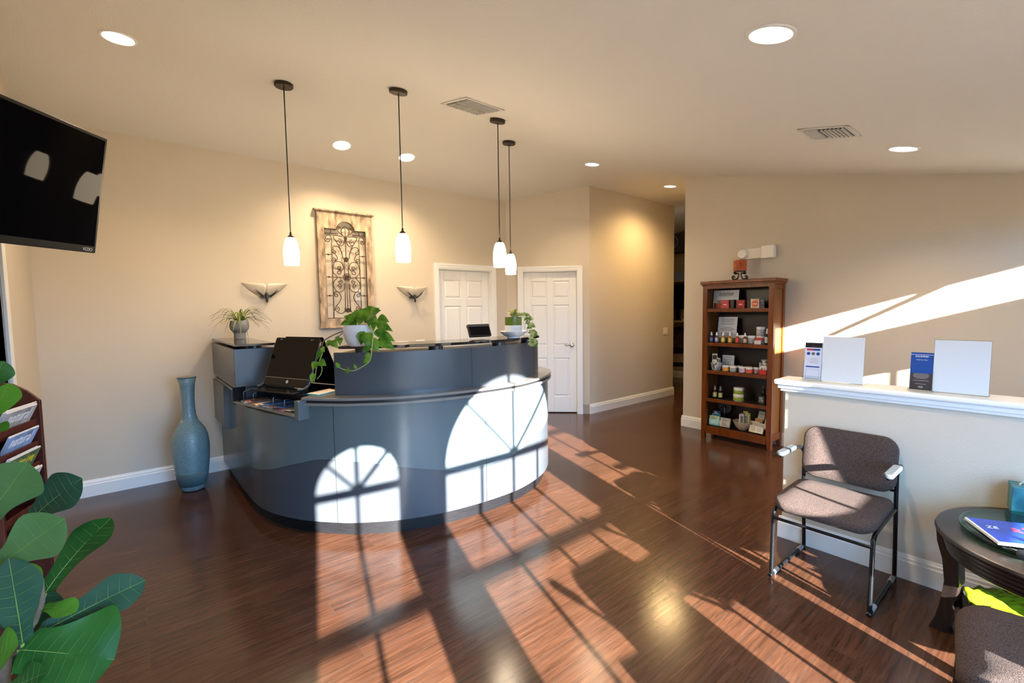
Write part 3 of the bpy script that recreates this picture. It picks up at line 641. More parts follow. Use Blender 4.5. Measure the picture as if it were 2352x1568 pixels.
# left trail
tl = [(-.09, .10, .03), (-.13, .085, .04), (-.18, .06, .05), (-.215, .035, .05), (-.225, .0, .05), (-.22, -.04, .06), (-.235, -.09, .08), (-.25, -.13, .09), (-.255, -.18, .10), (-.265, -.22, .10)]
vb.tube([L3(*p) for p in catmull(tl[:6], 5)], .004, 6); v.tube([L3(*p) for p in catmull(tl[5:], 5)], .0032, 6, r1=.0018)
vb.tube([L3(*p) for p in catmull([(-.09, .09, .04), (-.13, .05, .06), (-.165, .02, .06), (-.20, .005, .06)], 5)], .003, 6)
v.tube([L3(*p) for p in catmull([(-.235, -.09, .08), (-.215, -.13, .09), (-.22, -.17, .1), (-.245, -.20, .1)], 5)], .0022, 6)
for i, (b0, t0, w0) in enumerate((((-.20, .02, .05), (-.13, .03, .08), .045), ((-.16, .04, .05), (-.11, -.005, .09), .05), ((-.10, .06, .05), (-.10, .01, .08), .04), ((-.225, -.02, .06), (-.245, -.075, .09), .045), ((-.235, -.085, .08), (-.185, -.115, .10), .058), ((-.245, -.09, .08), (-.275, -.14, .10), .055), ((-.265, -.16, .10), (-.275, -.225, .11), .04), ((-.225, -.0, .05), (-.20, -.03, .08), .035), ((-.12, .07, .04), (-.125, .03, .08), .03))):
    leaf(m, L3(*b0), L3(*t0), w0, L3(-.1, .4, .9), 'heart', .1, .2, 8, .012, seed=80+i)
m.build('foliage', POTHOS, t, smooth=3); v.build('vine', VINE, t, smooth=3); vb.build('vine', BROWNV, t, smooth=3)
# small pothos in the green and white pot on a dish
dx, dy = 2.36, 2.825
t = thing('serving_dish', 'wide white footed dish under the green plant pot', 'dish', (dx, dy, 1.279))
MB().lathe([(.05, 0), (.05, .008), (.075, .018), (.098, .038), (.112, .05), (.112, .053), (.095, .047), (.07, .03), (0, .022)], 48).build('bowl', mat('glazed_white', (.72, .73, .74), .15), t, smooth=.8)
t = thing('small_pothos_plant', 'variegated trailing pothos in a green and white patterned pot on a dish', 'potted plant', (dx, dy, 1.3105))
MB().lathe([(.060, 0), (.0655, .003), (.0665, .012), (.0665, .075)], 40).build('pot', voro_mat('white_patterned_glaze', (.25, .24, .23), (.78, .78, .77), .35, 95, .3), t, smooth=.6)
MB().lathe([(.0668, .068), (.067, .07), (.067, .132), (.063, .132), (.062, .07)], 40).build('glazed_rim', mat('olive_green_glaze', (.10, .15, .015), .12), t, smooth=.6, label='olive green glazed upper band of the pot')
MB().lathe([(.001, .124), (.062, .122)], 24).build('soil', SOIL, t)
m = MB(); v = MB(); rnd = random.Random(3)
for i in range(20):
    a = rnd.uniform(0, 2*PI); r0 = rnd.uniform(0, .035); b0 = Vector((r0*math.cos(a), r0*math.sin(a), .125+rnd.uniform(0, .03))); ln = rnd.uniform(.045, .075); el = rnd.uniform(.1, 1.1)
    leaf(m, b0, b0+Vector((math.cos(a)*math.cos(el), math.sin(a)*math.cos(el), math.sin(el)))*ln, ln*.5, (0, 0, 1), 'heart', .15, .3, 8, .02, seed=i)
tr = catmull([(.04, .14, .03), (.085, .15, .03), (.12, .12, .04), (.135, .07, .04), (.15, .02, .05), (.155, -.03, .06), (.15, -.075, .07), (.145, -.10, .07)], 5)
v.tube([L3(*p) for p in tr], .0025, 6)
v.tube([L3(*p) for p in catmull([(.05, .13, .03), (.10, .12, .03), (.115, .06, .04), (.105, .0, .05)], 5)], .002, 6)
for i in range(26):
    p = tr[3+int(i*(len(tr)-4)/26)]; s_ = 1 if i % 2 else -1; b0 = Vector(p); ang = rnd.uniform(-.9, .5)
    leaf(m, L3(*b0), L3(p[0]+s_*math.cos(ang)*.04, p[1]+math.sin(ang)*.045, p[2]+.015), .036, L3(.0, .5, .8), 'heart', .12, .25, 6, .04, seed=200+i)
m.build('foliage', POTHOS2, t, smooth=3); v.build('vine', VINE, t, smooth=3)
# ------------------------------------------------------------------ scrollwork wall panel
DIST = mat('distressed_cream_wood', (.33, .245, .17), .75, var=.6, vscale=22, bump=.4, bscale=60, stretch=(1, 1, .35))
IRON = mat('rusty_iron', (.07, .045, .03), .6, metal=.3, var=.5, vscale=60)
t = thing('wall_panel', 'tall weathered cream wood panel with iron scrollwork hanging on the back wall', 'wall decor', (1.9, YA, 1.96))
AW, AH = .30, .615   # half sizes
PM = plane_M((1.90, YA-.035, 1.962), (1, 0, 0), (0, 0, 1))
m = MB(); fw_ = .072; top = .115
m.box(-AW, -AW+fw_, -AH, AH, -.016, .016, PM); m.box(AW-fw_, AW, -AH, AH, -.016, .016, PM); m.box(-AW+fw_, AW-fw_, -AH, -AH+.085, -.016, .0155, PM)
ar = .105; zt = AH-.115
m2_ = MB()
n = 18; xin = AW-fw_
for i in range(n):
    a0, a1 = PI-PI*i/n, PI-PI*(i+1)/n
    poly = [(ar*math.cos(a0), zt-.085+ar*.98*math.sin(a0)+.005), (ar*math.cos(a1), zt-.085+ar*.98*math.sin(a1)+.005), (ar*math.cos(a1), AH), (ar*math.cos(a0), AH)]
    m.prism(poly, -.016, .0155, PM)
m.box(-xin, -ar, zt-.065, AH, -.016, .0155, PM); m.box(ar, xin, zt-.065, AH, -.016, .0155, PM)
m.build('frame', DIST, t, bevel=.003, world=True)
m = MB(); m.box(-AW-.03, AW+.03, AH, AH+.016, -.022, .034, PM); m.box(-AW-.012, AW+.012, AH-.012, AH, -.018, .024, PM); m.build('top_molding', DIST, t, bevel=.003, world=True)
MB().box(-AW-.012, AW+.012, -AH-.018, -AH, -.02, .028, PM).build('bottom_molding', DIST, t, bevel=.004, world=True)
m = MB(); RW = .0042
def wire(P, n=8, r=RW): m.tube([PM @ Vector((x, y, 0)) for x, y in [q[:2] for q in catmull([(*p, 0) for p in P], n)]], r, 6)
def seg(a, b, r=RW): m.tube([PM @ Vector((*a, 0)), PM @ Vector((*b, 0))], r, 6)
def spiral(c, r0, a0, turns, sgn=1):   # inward spiral points starting at radius r0 and angle a0
    k = int(14*turns)+1
    return [(c[0]+r0*(1-.8*i/k)*math.cos(a0+sgn*2*PI*turns*i/k), c[1]+r0*(1-.8*i/k)*math.sin(a0+sgn*2*PI*turns*i/k)) for i in range(k+1)]
yb = -AH+.09
for s in (-1, 1):
    X = lambda x: s*x
    seg((X(xin-.004), yb), (X(xin-.004), zt-.07)); seg((X(.155), yb), (X(.15), .33))
    for y in (.16, -.08, -.28):
        seg((X(.155), y), (X(xin), y)); 
        M_ = PM @ Vector((X(.19), y, 0)); m.ball(M_, .010, 8)
    seg((X(.022), .10), (X(.020), -.12)); seg((X(.022), -.14), (X(.028), -.46))
    seg((X(.045), .12), (X(.03), -.1)) if False else None
    wire([(X(.0), .36), (X(.06), .40), (X(.09), .44), (X(.05), .455), (X(.04), .40)])
    wire([(X(.03), .37), (X(.045), .42), (X(.02), .46), (X(0), .475)])
    wire(spiral((X(.075), .45), .026, -PI/2, 1.3, s))
    seg((X(.08), .385), (X(xin), .385)); seg((X(.155), .385), (X(.155), .43)); seg((X(xin), .43), (X(.1), .43))
    wire([(X(.15), .33), (X(.16), .36), (X(.18), .368), (X(.205), .355)]+[(q[0], q[1]) for q in spiral((X(.19), .315), .03, s*.9 if s > 0 else PI-.9, 1.3, -s)])
    wire([(X(.02), .36), (X(.10), .37), (X(.13), .35), (X(.10), .30), (X(.065), .24), (X(.04), .16), (X(.03), .12)])
    wire(spiral((X(.075), .30), .035, PI/2, 1.4, s)); wire([(X(.0), .34), (X(.03), .27), (X(.075), .262)])
    wire([(X(.15), .22), (X(.12), .255), (X(.075), .24), (X(.045), .19), (X(.035), .13)])
    wire(spiral((X(.125), .195), .028, PI/2, 1.3, -s)); wire(spiral((X(.13), .105), .028, -PI/2, 1.3, s)); wire([(X(.125), .223), (X(.152), .2), (X(.11), .16), (X(.095), .12), (X(.13), .077)])
    wire([(X(.15), .0), (X(.13), .075), (X(.085), .09), (X(.045), .07), (X(.03), .02)])
    wire([(X(.15), .0), (X(.14), -.04), (X(.10), -.075)]); wire([(X(.03), .02), (X(.055), -.01)]+spiral((X(.075), .02), .026, -PI/2, 1.3, s))
    wire(spiral((X(.085), -.025), .03, PI/2, 1.2, s)); seg((X(.05), -.085), (X(.155), -.08))
    wire([(X(.10), -.085), (X(.14), -.13), (X(.148), -.18), (X(.11), -.235), (X(.06), -.235), (X(.03), -.2), (X(.028), -.15)])
    wire(spiral((X(.075), -.13), .026, PI/2, 1.3, s)); wire(spiral((X(.085), -.175), .026, -PI/2, 1.3, -s))
    wire([(X(.15), -.26), (X(.13), -.235), (X(.09), -.25), (X(.07), -.30), (X(.09), -.35), (X(.13), -.40), (X(.148), -.44)])
    wire(spiral((X(.12), -.275), .026, PI/2, 1.3, -s)); wire(spiral((X(.12), -.43), .03, PI/2, 1.3, s)); wire([(X(.12), -.46), (X(.07), -.475), (X(.035), -.45), (X(.028), -.40)])
seg((-xin, yb), (xin, yb)); seg((0, .47), (0, .12)); seg((0, -.13), (0, -.46))
m.build('scrollwork', IRON, t, smooth=3, world=True)
for y, r in ((.345, .022), (.115, .03), (-.08, .032), (-.44, .028)):
    m = MB()
    for k in range(9):
        a = 2*PI*k/8; rr = r*.62 if k < 8 else 0; m.ball(PM @ Vector((rr*math.cos(a), y+rr*math.sin(a), .004)), r*.36, 8)
    if y == -.08: m.tube([PM @ Vector((r*1.25*math.cos(2*PI*k/24), y+r*1.25*math.sin(2*PI*k/24), 0)) for k in range(24)], RW, 6, closed=True)
    m.build('rosette', IRON, t, smooth=3, world=True)
# ------------------------------------------------------------------ wall sconces
SCG = mat('alabaster_glass', (.62, .54, .43), .4)
def sconce(x, label):
    t = thing('wall_sconce', label, 'wall sconce', (x, YA, 1.70), 0, 'wall sconces on the back wall')
    for s in (-1, 1):
        m = MB(); rows = []
        for i in range(11):
            q = i/10; xx = s*(.001+q*.205); zb = -.045+.14*q-.024*math.sin(PI*q); zt_ = .095+.004*q-.02*max(0, .12-q)/.12
            dep = .06*math.sqrt(max(0, 1-q**1.6))+.004
            rows.append([(xx, -dep*math.sin(PI/2*min(1, .15+.85*k/5)), min(zb+(zt_-zb)*k/5, zt_)) for k in range(6)])
        m.grid(rows); m.build('glass_shade', SCG, t, smooth=3, solid=.004)
    m = MB()
    m.lathe([(0, -.085), (.008, -.075), (.013, -.06), (.008, -.045), (.016, -.04), (.016, -.01), (.012, .012), (0, .02)], 16, Matrix.Translation((0, -.07, -.012)))
    m.box(-.045, .045, -.07, -.0, -.042, -.022)
    for s in (-1, 1):
        for dz, e in ((0, 1), (.012, .85)):
            m.tube(catmull([(s*.03, -.07, -.03), (s*.055, -.085, -.02+dz), (s*.085, -.08, .008+dz), (s*.115*e, -.07, .028+dz)], 5), .0075, 8, r1=.0015)
    m.build('bracket', BLACKM, t, smooth=.8)
sconce(1.085, 'alabaster wall sconce above the spider plant, left of the scrollwork panel'); sconce(2.71, 'alabaster wall sconce between the scrollwork panel and the first door')
# ------------------------------------------------------------------ floor vase
t = thing('floor_vase', 'tall blue crackled glass vase standing on the floor by the back wall', 'vase', (.368, 4.765, 0))
VG = voro_mat('crackled_blue_glass', (.22, .38, .43), (.38, .55, .60), .10, 55, .10, bump=.5)
nt = VG.node_tree; VG.node_tree.nodes['Principled BSDF'].inputs['Transmission Weight'].default_value = .45
prof = [(.06, 0), (.085, .012), (.098, .05), (.115, .12), (.128, .22), (.135, .32), (.136, .40), (.128, .47), (.11, .525), (.085, .565), (.064, .60), (.053, .64), (.048, .70), (.047, .78), (.050, .85), (.057, .92), (.068, .968), (.066, .970), (.054, .92), (.046, .85), (.043, .75), (.05, .64), (.08, .56), (.12, .47), (.125, .3), (.09, .06), (0, .03)]
MB().lathe(prof, 56).build('body', VG, t, smooth=3)
MB().lathe([(.0665, .966), (.0695, .966), (.0700, .971), (.0665, .972)], 40).build('rim', mat('dark_glass_rim', (.03, .05, .055), .15), t, smooth=3)
MB().lathe([(.0995, .048), (.1165, .12), (.1215, .165), (.1195, .165), (.1140, .12), (.0975, .05)], 56).build('crackle_band', voro_mat('dense_crackle', (.02, .075, .095), (.28, .46, .50), .2, 140, .07, bump=1), t, smooth=3)
# ------------------------------------------------------------------ magazine rack
MAHO = mat('mahogany', (.075, .016, .010), .35, var=.35, vscale=6, stretch=(6, 6, .6))
ra = math.radians(17); rw = .32
RO = Vector((-.325, 3.135, 0)); ru = Vector((-math.sin(ra), -math.cos(ra), 0)); rn = Vector((math.cos(ra), -math.sin(ra), 0))   # along the front to the near end, and out of the front
t = thing('magazine_rack', 'dark mahogany tiered magazine rack standing by the left doorway', 'magazine rack', RO)
RM = Matrix((ru, rn, Vector((0, 0, 1)))).transposed().to_4x4(); RM = Matrix.Translation(RO) @ RM     # local x along front, y out, z up
for x0 in (-.018, rw):
    m = MB(); P = [(-.20, 0), (-.02, 0), (-.02, .03), (-.015, 1.10), (-.06, 1.15), (-.11, 1.185), (-.17, 1.20), (-.20, 1.20)]
    M_ = RM @ Matrix(((0, 0, 1, x0), (1, 0, 0, 0), (0, 1, 0, 0), (0, 0, 0, 1)))
    m.prism(P, 0, .018, M_); m.build('side_panel', MAHO, t, bevel=.002, world=True)
    MB().box(x0-.004, x0+.022, -.26, .10, 0, .03, RM).build('foot', MAHO, t, bevel=.004, world=True)
P = [(0, 0)]
m = MB(); m.prism([(0, .06), (rw, .06), (rw, 1.13)]+[(rw-rw*k/8, 1.19+.03*math.sin(PI*k/8)) for k in range(1, 8)]+[(0, 1.13)], -.20, -.188, RM @ Matrix(((1, 0, 0, 0), (0, 0, 1, 0), (0, 1, 0, 0), (0, 0, 0, 1)))); m.build('back_panel', MAHO, t, world=True)
tiers = [.985, .88, .782, .69, .60, .50, .40]
for z in tiers:
    m = MB(); m.box(0, rw, -.19, -.03, z-.012, z, RM); m.build('shelf', MAHO, t, world=True)
    m = MB(); m.box(0, rw, -.036, -.03, z-.012, z+.03, RM); m.build('front_slat', MAHO, t, bevel=.002, world=True)
YEL = mat('yellow_ink', (.75, .58, .02), .5)
mags = [(0, 1.0, (.36, .36, .38), 'natural', WINK, 'pale grey magazine titled natural in the top tier of the rack', 3), (1, 1.0, (.22, .33, .58), 'natural', WINK, 'blue magazine titled natural in the second tier of the rack', 1),
        (2, 1.1, (.10, .16, .08), 'Southern Living', YEL, 'green magazine with yellow title in the third tier of the rack', 2), (3, 1.1, (.45, .45, .44), 'Southern Living', INK, 'grey magazine with black title in the fourth tier of the rack', 2)]
for k, (ti, sc_, cc, ttl, ink, lab, nback) in enumerate(mags):
    z = tiers[ti]; tilt = math.radians(25)
    for j in range(nback, -1, -1):
        y0 = -.052-.0046*j; up_ = Vector((0, math.sin(tilt), math.cos(tilt))); M_ = RM @ plane_M((rw/2+.006*j*(-1)**j, y0, z+.001), (-1, 0, 0), up_)
        w_, h_ = .235, .112+.004*j
        # local plane x runs away from the viewer, normal points out of the rack
        lab_ = lab if j == 0 else lab.split(' in the ')[0].replace('magazine', 'stack mate')+' '
        if j == 0: tt = thing('magazine', lab, 'magazine', M_.translation, 0, 'magazines in the rack')
        else: tt = thing('magazine', ['', 'pale edged magazine directly behind the front one in the %s tier', 'pale edged magazine second behind the front one in the %s tier', 'rearmost pale edged magazine in the %s tier'][j] % ('top', 'second', 'third', 'fourth')[ti], 'magazine', M_.translation, 0, 'magazines in the rack')
        MB().box(-w_/2, w_/2, 0, h_, -.0015, 0, M_).build('cover', mat('mag_%d' % k if j == 0 else 'mag_back_%d' % (j % 2), cc if j == 0 else (.55, .50, .46), .3, var=.5 if j == 0 else .25, vscale=14), tt, world=True)
        MB().box(-w_/2+.002, w_/2-.002, .002, h_+.001, -.0038, -.0015, M_).build('pages', PAPER, tt, world=True)
        if j == 0:
            sz = .07 if ttl == 'natural' else .05
            text(ttl, sz, M_ @ Matrix.Translation((0, h_-.034, .0006)), ink, tt, shear=.15, sx=.86 if ttl == 'natural' else .55)
            if ti == 2:
                text('Coolest', .035, M_ @ Matrix.Translation((-.06, h_-.072, .0006)), WINK, tt, shear=.1)
                MB().box(-.02, .05, .035, .07, 0, .0005, M_).build('cover_picture', mat('teal_print', (.02, .22, .17), .4), tt, world=True)
# ------------------------------------------------------------------ television
t = thing('television', 'large black flat television on a wall arm, tilted down into the room', 'television', (-.30, 2.35, 1.95))
TR = Vector((-.0185, 2.722, 2.267)); ta = Vector((.57369, .81842, .03273)); tu = Vector((.13983, -.13724, .98062)); TWd, TH = .72, .50
# rectangle origin at the lower left corner
TV = plane_M(TR-ta*TWd-tu*TH, ta, tu)
MB().box(0, TWd, 0, TH, -.035, 0, TV).build('bezel', mat('tv_black', (.005, .005, .006), .3, spec=.25), t, bevel=.003, world=True)
MB().box(.012, TWd-.012, .03, TH-.012, 0, .001, TV).build('screen', mat('tv_screen', (.003, .003, .004), .025, spec=.015), t, world=True)
text('VIZIO', .020, TV @ Matrix.Translation((TWd-.045, .014, .0008)), mat('silver_ink', (.6, .6, .6), .4), t, name='logo')
c_ = TV @ Vector((.36, .25, -.035)); wl = Vector((XE+.035, 2.40, c_.z))
m = MB(); m.box(.20, .52, .13, .37, -.05, -.034, TV); m.tube([TV @ Vector((.36, .25, -.045)), TV @ Vector((.36, .27, -.09)), wl], .018, 10); m.box(XE+.002, XE+.03, 2.30, 2.50, c_.z-.15, c_.z+.15); m.build('wall_arm', BLACKM, t, world=True)
# ------------------------------------------------------------------ fiddle leaf fig
def at_px(px, py, d):
    q = fw+r2*((px-1176)/F_PX)+d2*((py-784)/F_PX); return Vector((0, 0, EYE))+q*(d/math.hypot(q.x, q.y))
fx, fy = -.235, 1.26
t = thing('fiddle_leaf_fig', 'fiddle leaf fig with large green leaves in front of the magazine rack', 'potted plant', (fx, fy, 0))
FIG1 = leaf_mat('fig_leaf', (.012, .065, .012), (.028, .105, .018), 6, .3); FIG2 = leaf_mat('fig_leaf_underside', (.06, .135, .04), (.085, .17, .055), 6, .45); FIG3 = leaf_mat('fig_leaf_dark', (.016, .055, .028), (.03, .08, .045), 6, .35); FIG4 = leaf_mat('fig_leaf_young', (.05, .16, .012), (.08, .22, .02), 6, .4)
VEIN = mat('fig_vein', (.15, .24, .045), .5)
MB().lathe([(.12, 0), (.125, .01), (.155, .28), (.16, .30), (.145, .30), (.14, .26), (0, .26)], 40).build('pot', mat('charcoal_pot', (.05, .05, .05), .6), t, smooth=.6)
MB().lathe([(.001, .275), (.142, .27)], 24).build('soil', SOIL, t)
BARK = mat('fig_bark', (.12, .09, .06), .8, var=.4, vscale=40)
st = [Vector((fx, fy, .27)), Vector((fx+.01, fy-.01, .55)), at_px(10, 1545, 1.25), at_px(40, 1490, 1.25), at_px(70, 1440, 1.25), at_px(95, 1385, 1.24), at_px(95, 1330, 1.24)]
MB().tube(catmull(st, 6), .011, 8, r1=.004).build('stem', BARK, t, smooth=3, world=True)
MB().tube(catmull([Vector((fx, fy, .5)), Vector((fx-.03, fy+.03, .8)), at_px(-25, 1300, 1.3), at_px(-20, 1150, 1.3), at_px(-20, 950, 1.3)], 6), .011, 8, r1=.005).build('stem', BARK, t, smooth=3, world=True)
LF = [(-30, 1190, 1.27, 60, 1066, 1.22, 105, FIG2, (.1, -.9, .3)), (70, 1195, 1.34, 182, 1098, 1.30, 100, FIG3, (.2, -.6, .7)), (-5, 1300, 1.22, 142, 1194, 1.16, 102, FIG2, (.1, -.9, .4)), (104, 1362, 1.25, 250, 1185, 1.30, 92, FIG1, (-.5, -.6, .5)),
      (52, 1478, 1.22, 22, 1290, 1.17, 82, FIG3, (.2, -1, .1)), (92, 1400, 1.26, 60, 1296, 1.22, 46, FIG4, (.6, -.6, .3)), (95, 1395, 1.25, 175, 1400, 1.2, 48, FIG4, (.2, -.6, .8)), (84, 1458, 1.24, 336, 1328, 1.28, 88, FIG3, (-.1, -.8, .6)), (44, 1492, 1.22, 262, 1512, 1.16, 190, FIG1, (.1, -.75, .65)),
      (-40, 1520, 1.2, 36, 1480, 1.15, 80, FIG4, (.1, -.7, .7)), (10, 1590, 1.2, 100, 1545, 1.15, 60, FIG1, (.1, -.7, .7)), (-45, 975, 1.27, 24, 884, 1.22, 62, FIG4, (.6, -.7, .3)), (-50, 990, 1.25, 14, 984, 1.2, 40, FIG4, (.3, -.7, .6)), (-30, 900, 1.3, 8, 830, 1.28, 50, FIG1, (.3, -.8, .5)),
      (-20, 1450, 1.3, 8, 1335, 1.32, 90, FIG3, (.1, -.9, .2)), (40, 1470, 1.32, 110, 1350, 1.36, 90, FIG3, (.0, -.8, .3)), (20, 1550, 1.3, 90, 1470, 1.33, 90, FIG3, (.0, -.8, .5))]
for i, (bx_, by_, bd, tx_, ty_, td, w_, mm, upv) in enumerate(LF):
    m = MB(); v = MB(); B_ = at_px(bx_, by_, bd); T_ = at_px(tx_, ty_, td)
    leaf(m, B_, T_, w_*1.25/F_PX*.86, upv, 'fiddle', .06, .16, 18, .07, vein=v, seed=i)
    o = m.build('leaf', mm, t, smooth=3, sub=1, world=True); v.build('midrib', VEIN, o, smooth=3, world=True)
    MB().tube([B_, B_+(st[3]-B_)*.25+Vector((0, 0, -.01))], .003, 6).build('petiole', VEIN, o, smooth=3, world=True)
# ------------------------------------------------------------------ bookcase
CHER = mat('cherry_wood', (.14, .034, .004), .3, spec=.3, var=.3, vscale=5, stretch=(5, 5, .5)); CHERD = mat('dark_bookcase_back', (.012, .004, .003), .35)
XB, XBB, Y0, Y1 = 5.045, 5.335, 2.68, 1.925     # front, back, far end, near end
t = thing('bookcase', 'cherry wood open bookcase filled with spa products against the right wall', 'bookcase', (5.19, 2.3, 0)); bc = t
for y in (Y0, Y1):
    s = 1 if y == Y1 else -1; ya, yb_ = sorted((y, y+s*.052))
    for x0, x1 in ((XB, XB+.05), (XBB-.05, XBB)):
        m = MB(); m.box(x0, x1, ya, yb_, .15, 1.735); q = s*.018
        # tapered foot
        i0, i1 = (ya, yb_-.016) if y == Y1 else (ya+.016, yb_)
        m.add([(x0, i0, 0), (x1, i0, 0), (x1, i1, 0), (x0, i1, 0), (x0, ya, .15), (x1, ya, .15), (x1, yb_, .15), (x0, yb_, .15)], [(3, 2, 1, 0), (0, 1, 5, 4), (1, 2, 6, 5), (2, 3, 7, 6), (3, 0, 4, 7)])
        m.build('post', CHER, t, bevel=.002, world=True)
    yi = y+s*.012
    MB().box(XB+.045, XBB-.045, min(yi, yi+s*.014), max(yi, yi+s*.014), .10, 1.735).build('side_panel', CHERD if False else mat('cherry_side', (.15, .06, .016), .35, spec=.3, var=.25, vscale=5, stretch=(5, 5, .5)), t, world=True)
    for z0, z1 in ((.09, .16), (1.68, 1.735)): MB().box(XB+.05, XBB-.05, min(y+s*.004, y+s*.03), max(y+s*.004, y+s*.03), z0, z1).build('side_rail', CHER, t, world=True)
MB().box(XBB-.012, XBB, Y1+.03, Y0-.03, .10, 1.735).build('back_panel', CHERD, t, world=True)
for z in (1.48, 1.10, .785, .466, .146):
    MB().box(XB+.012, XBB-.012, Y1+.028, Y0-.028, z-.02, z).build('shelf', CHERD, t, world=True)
    MB().box(XB+.004, XB+.02, Y1+.052, Y0-.052, z-.038 if z > .2 else .06, z).build('shelf_front', CHER, t, bevel=.0015, world=True)
MB().box(XB+.004, XB+.02, Y1+.052, Y0-.052, 1.70, 1.735).build('top_rail', CHER, t, world=True)
m = MB(); m.box(XB-.022, XBB, Y1-.022, Y0+.022, 1.752, 1.785); m.box(XB-.010, XBB, Y1-.010, Y0+.010, 1.735, 1.752); m.build('top', CHER, t, bevel=.004, world=True)
def bx(u, d=0): return (XB+.03+d, Y0-.02-u)      # u from the far end, d into the shelf
def SP(u, d, z, rz=0): x, y = bx(u, d); return plane_M((x, y, z), (0, -1, 0), (0, 0, 1)) @ Matrix.Rotation(rz, 4, 'Y')
# local frame on a shelf: x to the right along the shelf, y up, z out to the room
PLEX = glass_mat('clear_acrylic', (.93, .95, .95))
def signboard(u, d, z, w, h, label, cat='sign'):
    M = SP(u, d, z+.001) @ Matrix.Rotation(-.12, 4, 'X'); o = thing('sign_holder', label, cat, M.translation)
    MB().box(-w/2, w/2, 0, h, -.004, 0, M).build('panel', mat('pale_sign_paper', (.50, .53, .54), .3), o, world=True)
    MB().box(-w/2, w/2, -.0005, .0025, -.03, .004, SP(u, d, z+.001)).build('acrylic_foot', PLEX, o, world=True)
    return o, M
def lines(o, M, rows, h, m):
    for (y, w, x) in rows: MB().box(x-w/2, x+w/2, y-h/2, y+h/2, 0, .0006, M).build('print_line', m, o, world=True)
GREYI = mat('print_grey', (.16, .16, .16), .6)
o, M = signboard(.165, .12, 1.48, .285, .205, 'white sign with script lettering and candle picture on the top shelf')
text('lolablue', .062, M @ Matrix.Translation((0, .168, .0008)), INK, o, shear=.35, sx=.85)
text('HANDMADE NATURAL PRODUCTS', .010, M @ Matrix.Translation((0, .142, .0008)), GREYI, o); text('candles and soaps', .010, M @ Matrix.Translation((0, .125, .0008)), GREYI, o)
m = MB(); m.box(-.135, -.01, 0, .062, 0, .0008, M); m.build('picture', mat('amber_print', (.32, .05, .012), .4, var=.5, vscale=20), o, world=True)
MB().box(-.10, -.03, .055, .095, .0002, .001, M).build('picture', mat('taupe_print', (.28, .24, .2), .5, var=.4, vscale=40), o, world=True)
MB().box(.02, .12, 0, .095, 0, .0008, M).build('picture', mat('dark_print', (.04, .015, .01), .4), o, world=True)
o, M = signboard(.175, .14, 1.10, .215, .285, 'grey-white sign with printed lines on the second shelf')
text('Why use Lolablue', .021, M @ Matrix.Translation((0, .262, .0008)), INK, o, sx=.95); text('Soap is Different?', .021, M @ Matrix.Translation((0, .238, .0008)), INK, o, sx=.95)
lines(o, M, [(.212, .16, 0), (.198, .13, 0), (.168, .10, 0), (.156, .15, 0), (.144, .17, 0), (.132, .12, 0), (.105, .14, 0), (.093, .12, 0), (.081, .15, 0)], .005, GREYI)
MB().box(-.107, .107, 0, .05, 0, .0006, M).build('grass_picture', mat('grass_print', (.10, .22, .02), .5, var=.6, vscale=30), o, world=True)
o, M = signboard(.19, .15, .785, .135, .165, 'small white price sign on the third shelf')
for i, s in enumerate(('Try Our', 'Deodorant', '$5.00', 'Lip Balm', '$4.00')): text(s, .022, M @ Matrix.Translation((0, .142-.027*i, .0008)), GREYI, o)
def cube(u, d, z, w, h, dep, c, label, rz=0, cat='box', group=None, lab=None, pat=.3):
    M = SP(u, d, z+.0005, rz); o = thing('product_box', label, cat, M.translation, 0, group)
    MB().box(-w/2, w/2, 0, h, -dep, 0, M).build('carton', mat('carton_%d%d%d' % tuple(int(k*99) for k in c), c, .4, var=pat, vscale=45), o, bevel=.001, world=True)
    if lab: MB().box(-w*.3, w*.3, h*.2, h*.8, 0, .0008, M).build('label', mat('carton_label_%d%d%d' % tuple(int(k*99) for k in lab), lab, .4), o, world=True); MB().box(-w*.2, w*.2, h*.42, h*.5, .0008, .0013, M).build('label_print', WINK, o, world=True)
    return o, M
cube(.205, .03, 1.48, .083, .093, .083, (.33, .03, .02), 'red patterned candle box in front of the script sign on the top shelf', .1, lab=(.45, .03, .03), pat=.8)
cube(.262, .06, 1.48, .05, .095, .06, (.02, .014, .012), 'dark box standing right behind the red candle box on the top shelf', .1)
cube(.375, .03, 1.48, .08, .09, .08, (.26, .02, .015), 'plain red candle box in the middle of the top shelf', .15, lab=(.40, .025, .02))
cube(.448, .06, 1.48, .03, .075, .05, (.03, .022, .02), 'narrow dark box between the red and the orange candle boxes', .1)
cube(.525, .03, 1.48, .082, .098, .082, (.55, .40, .28), 'cream candle box with orange label on the top shelf', .3, lab=(.60, .12, .02), pat=.6)
m_, MM = None, None
cube(.585, .06, 1.48, .04, .09, .05, (.16, .15, .16), 'grey cellophane wrapped packet beside the cream candle box', .3, pat=.7)
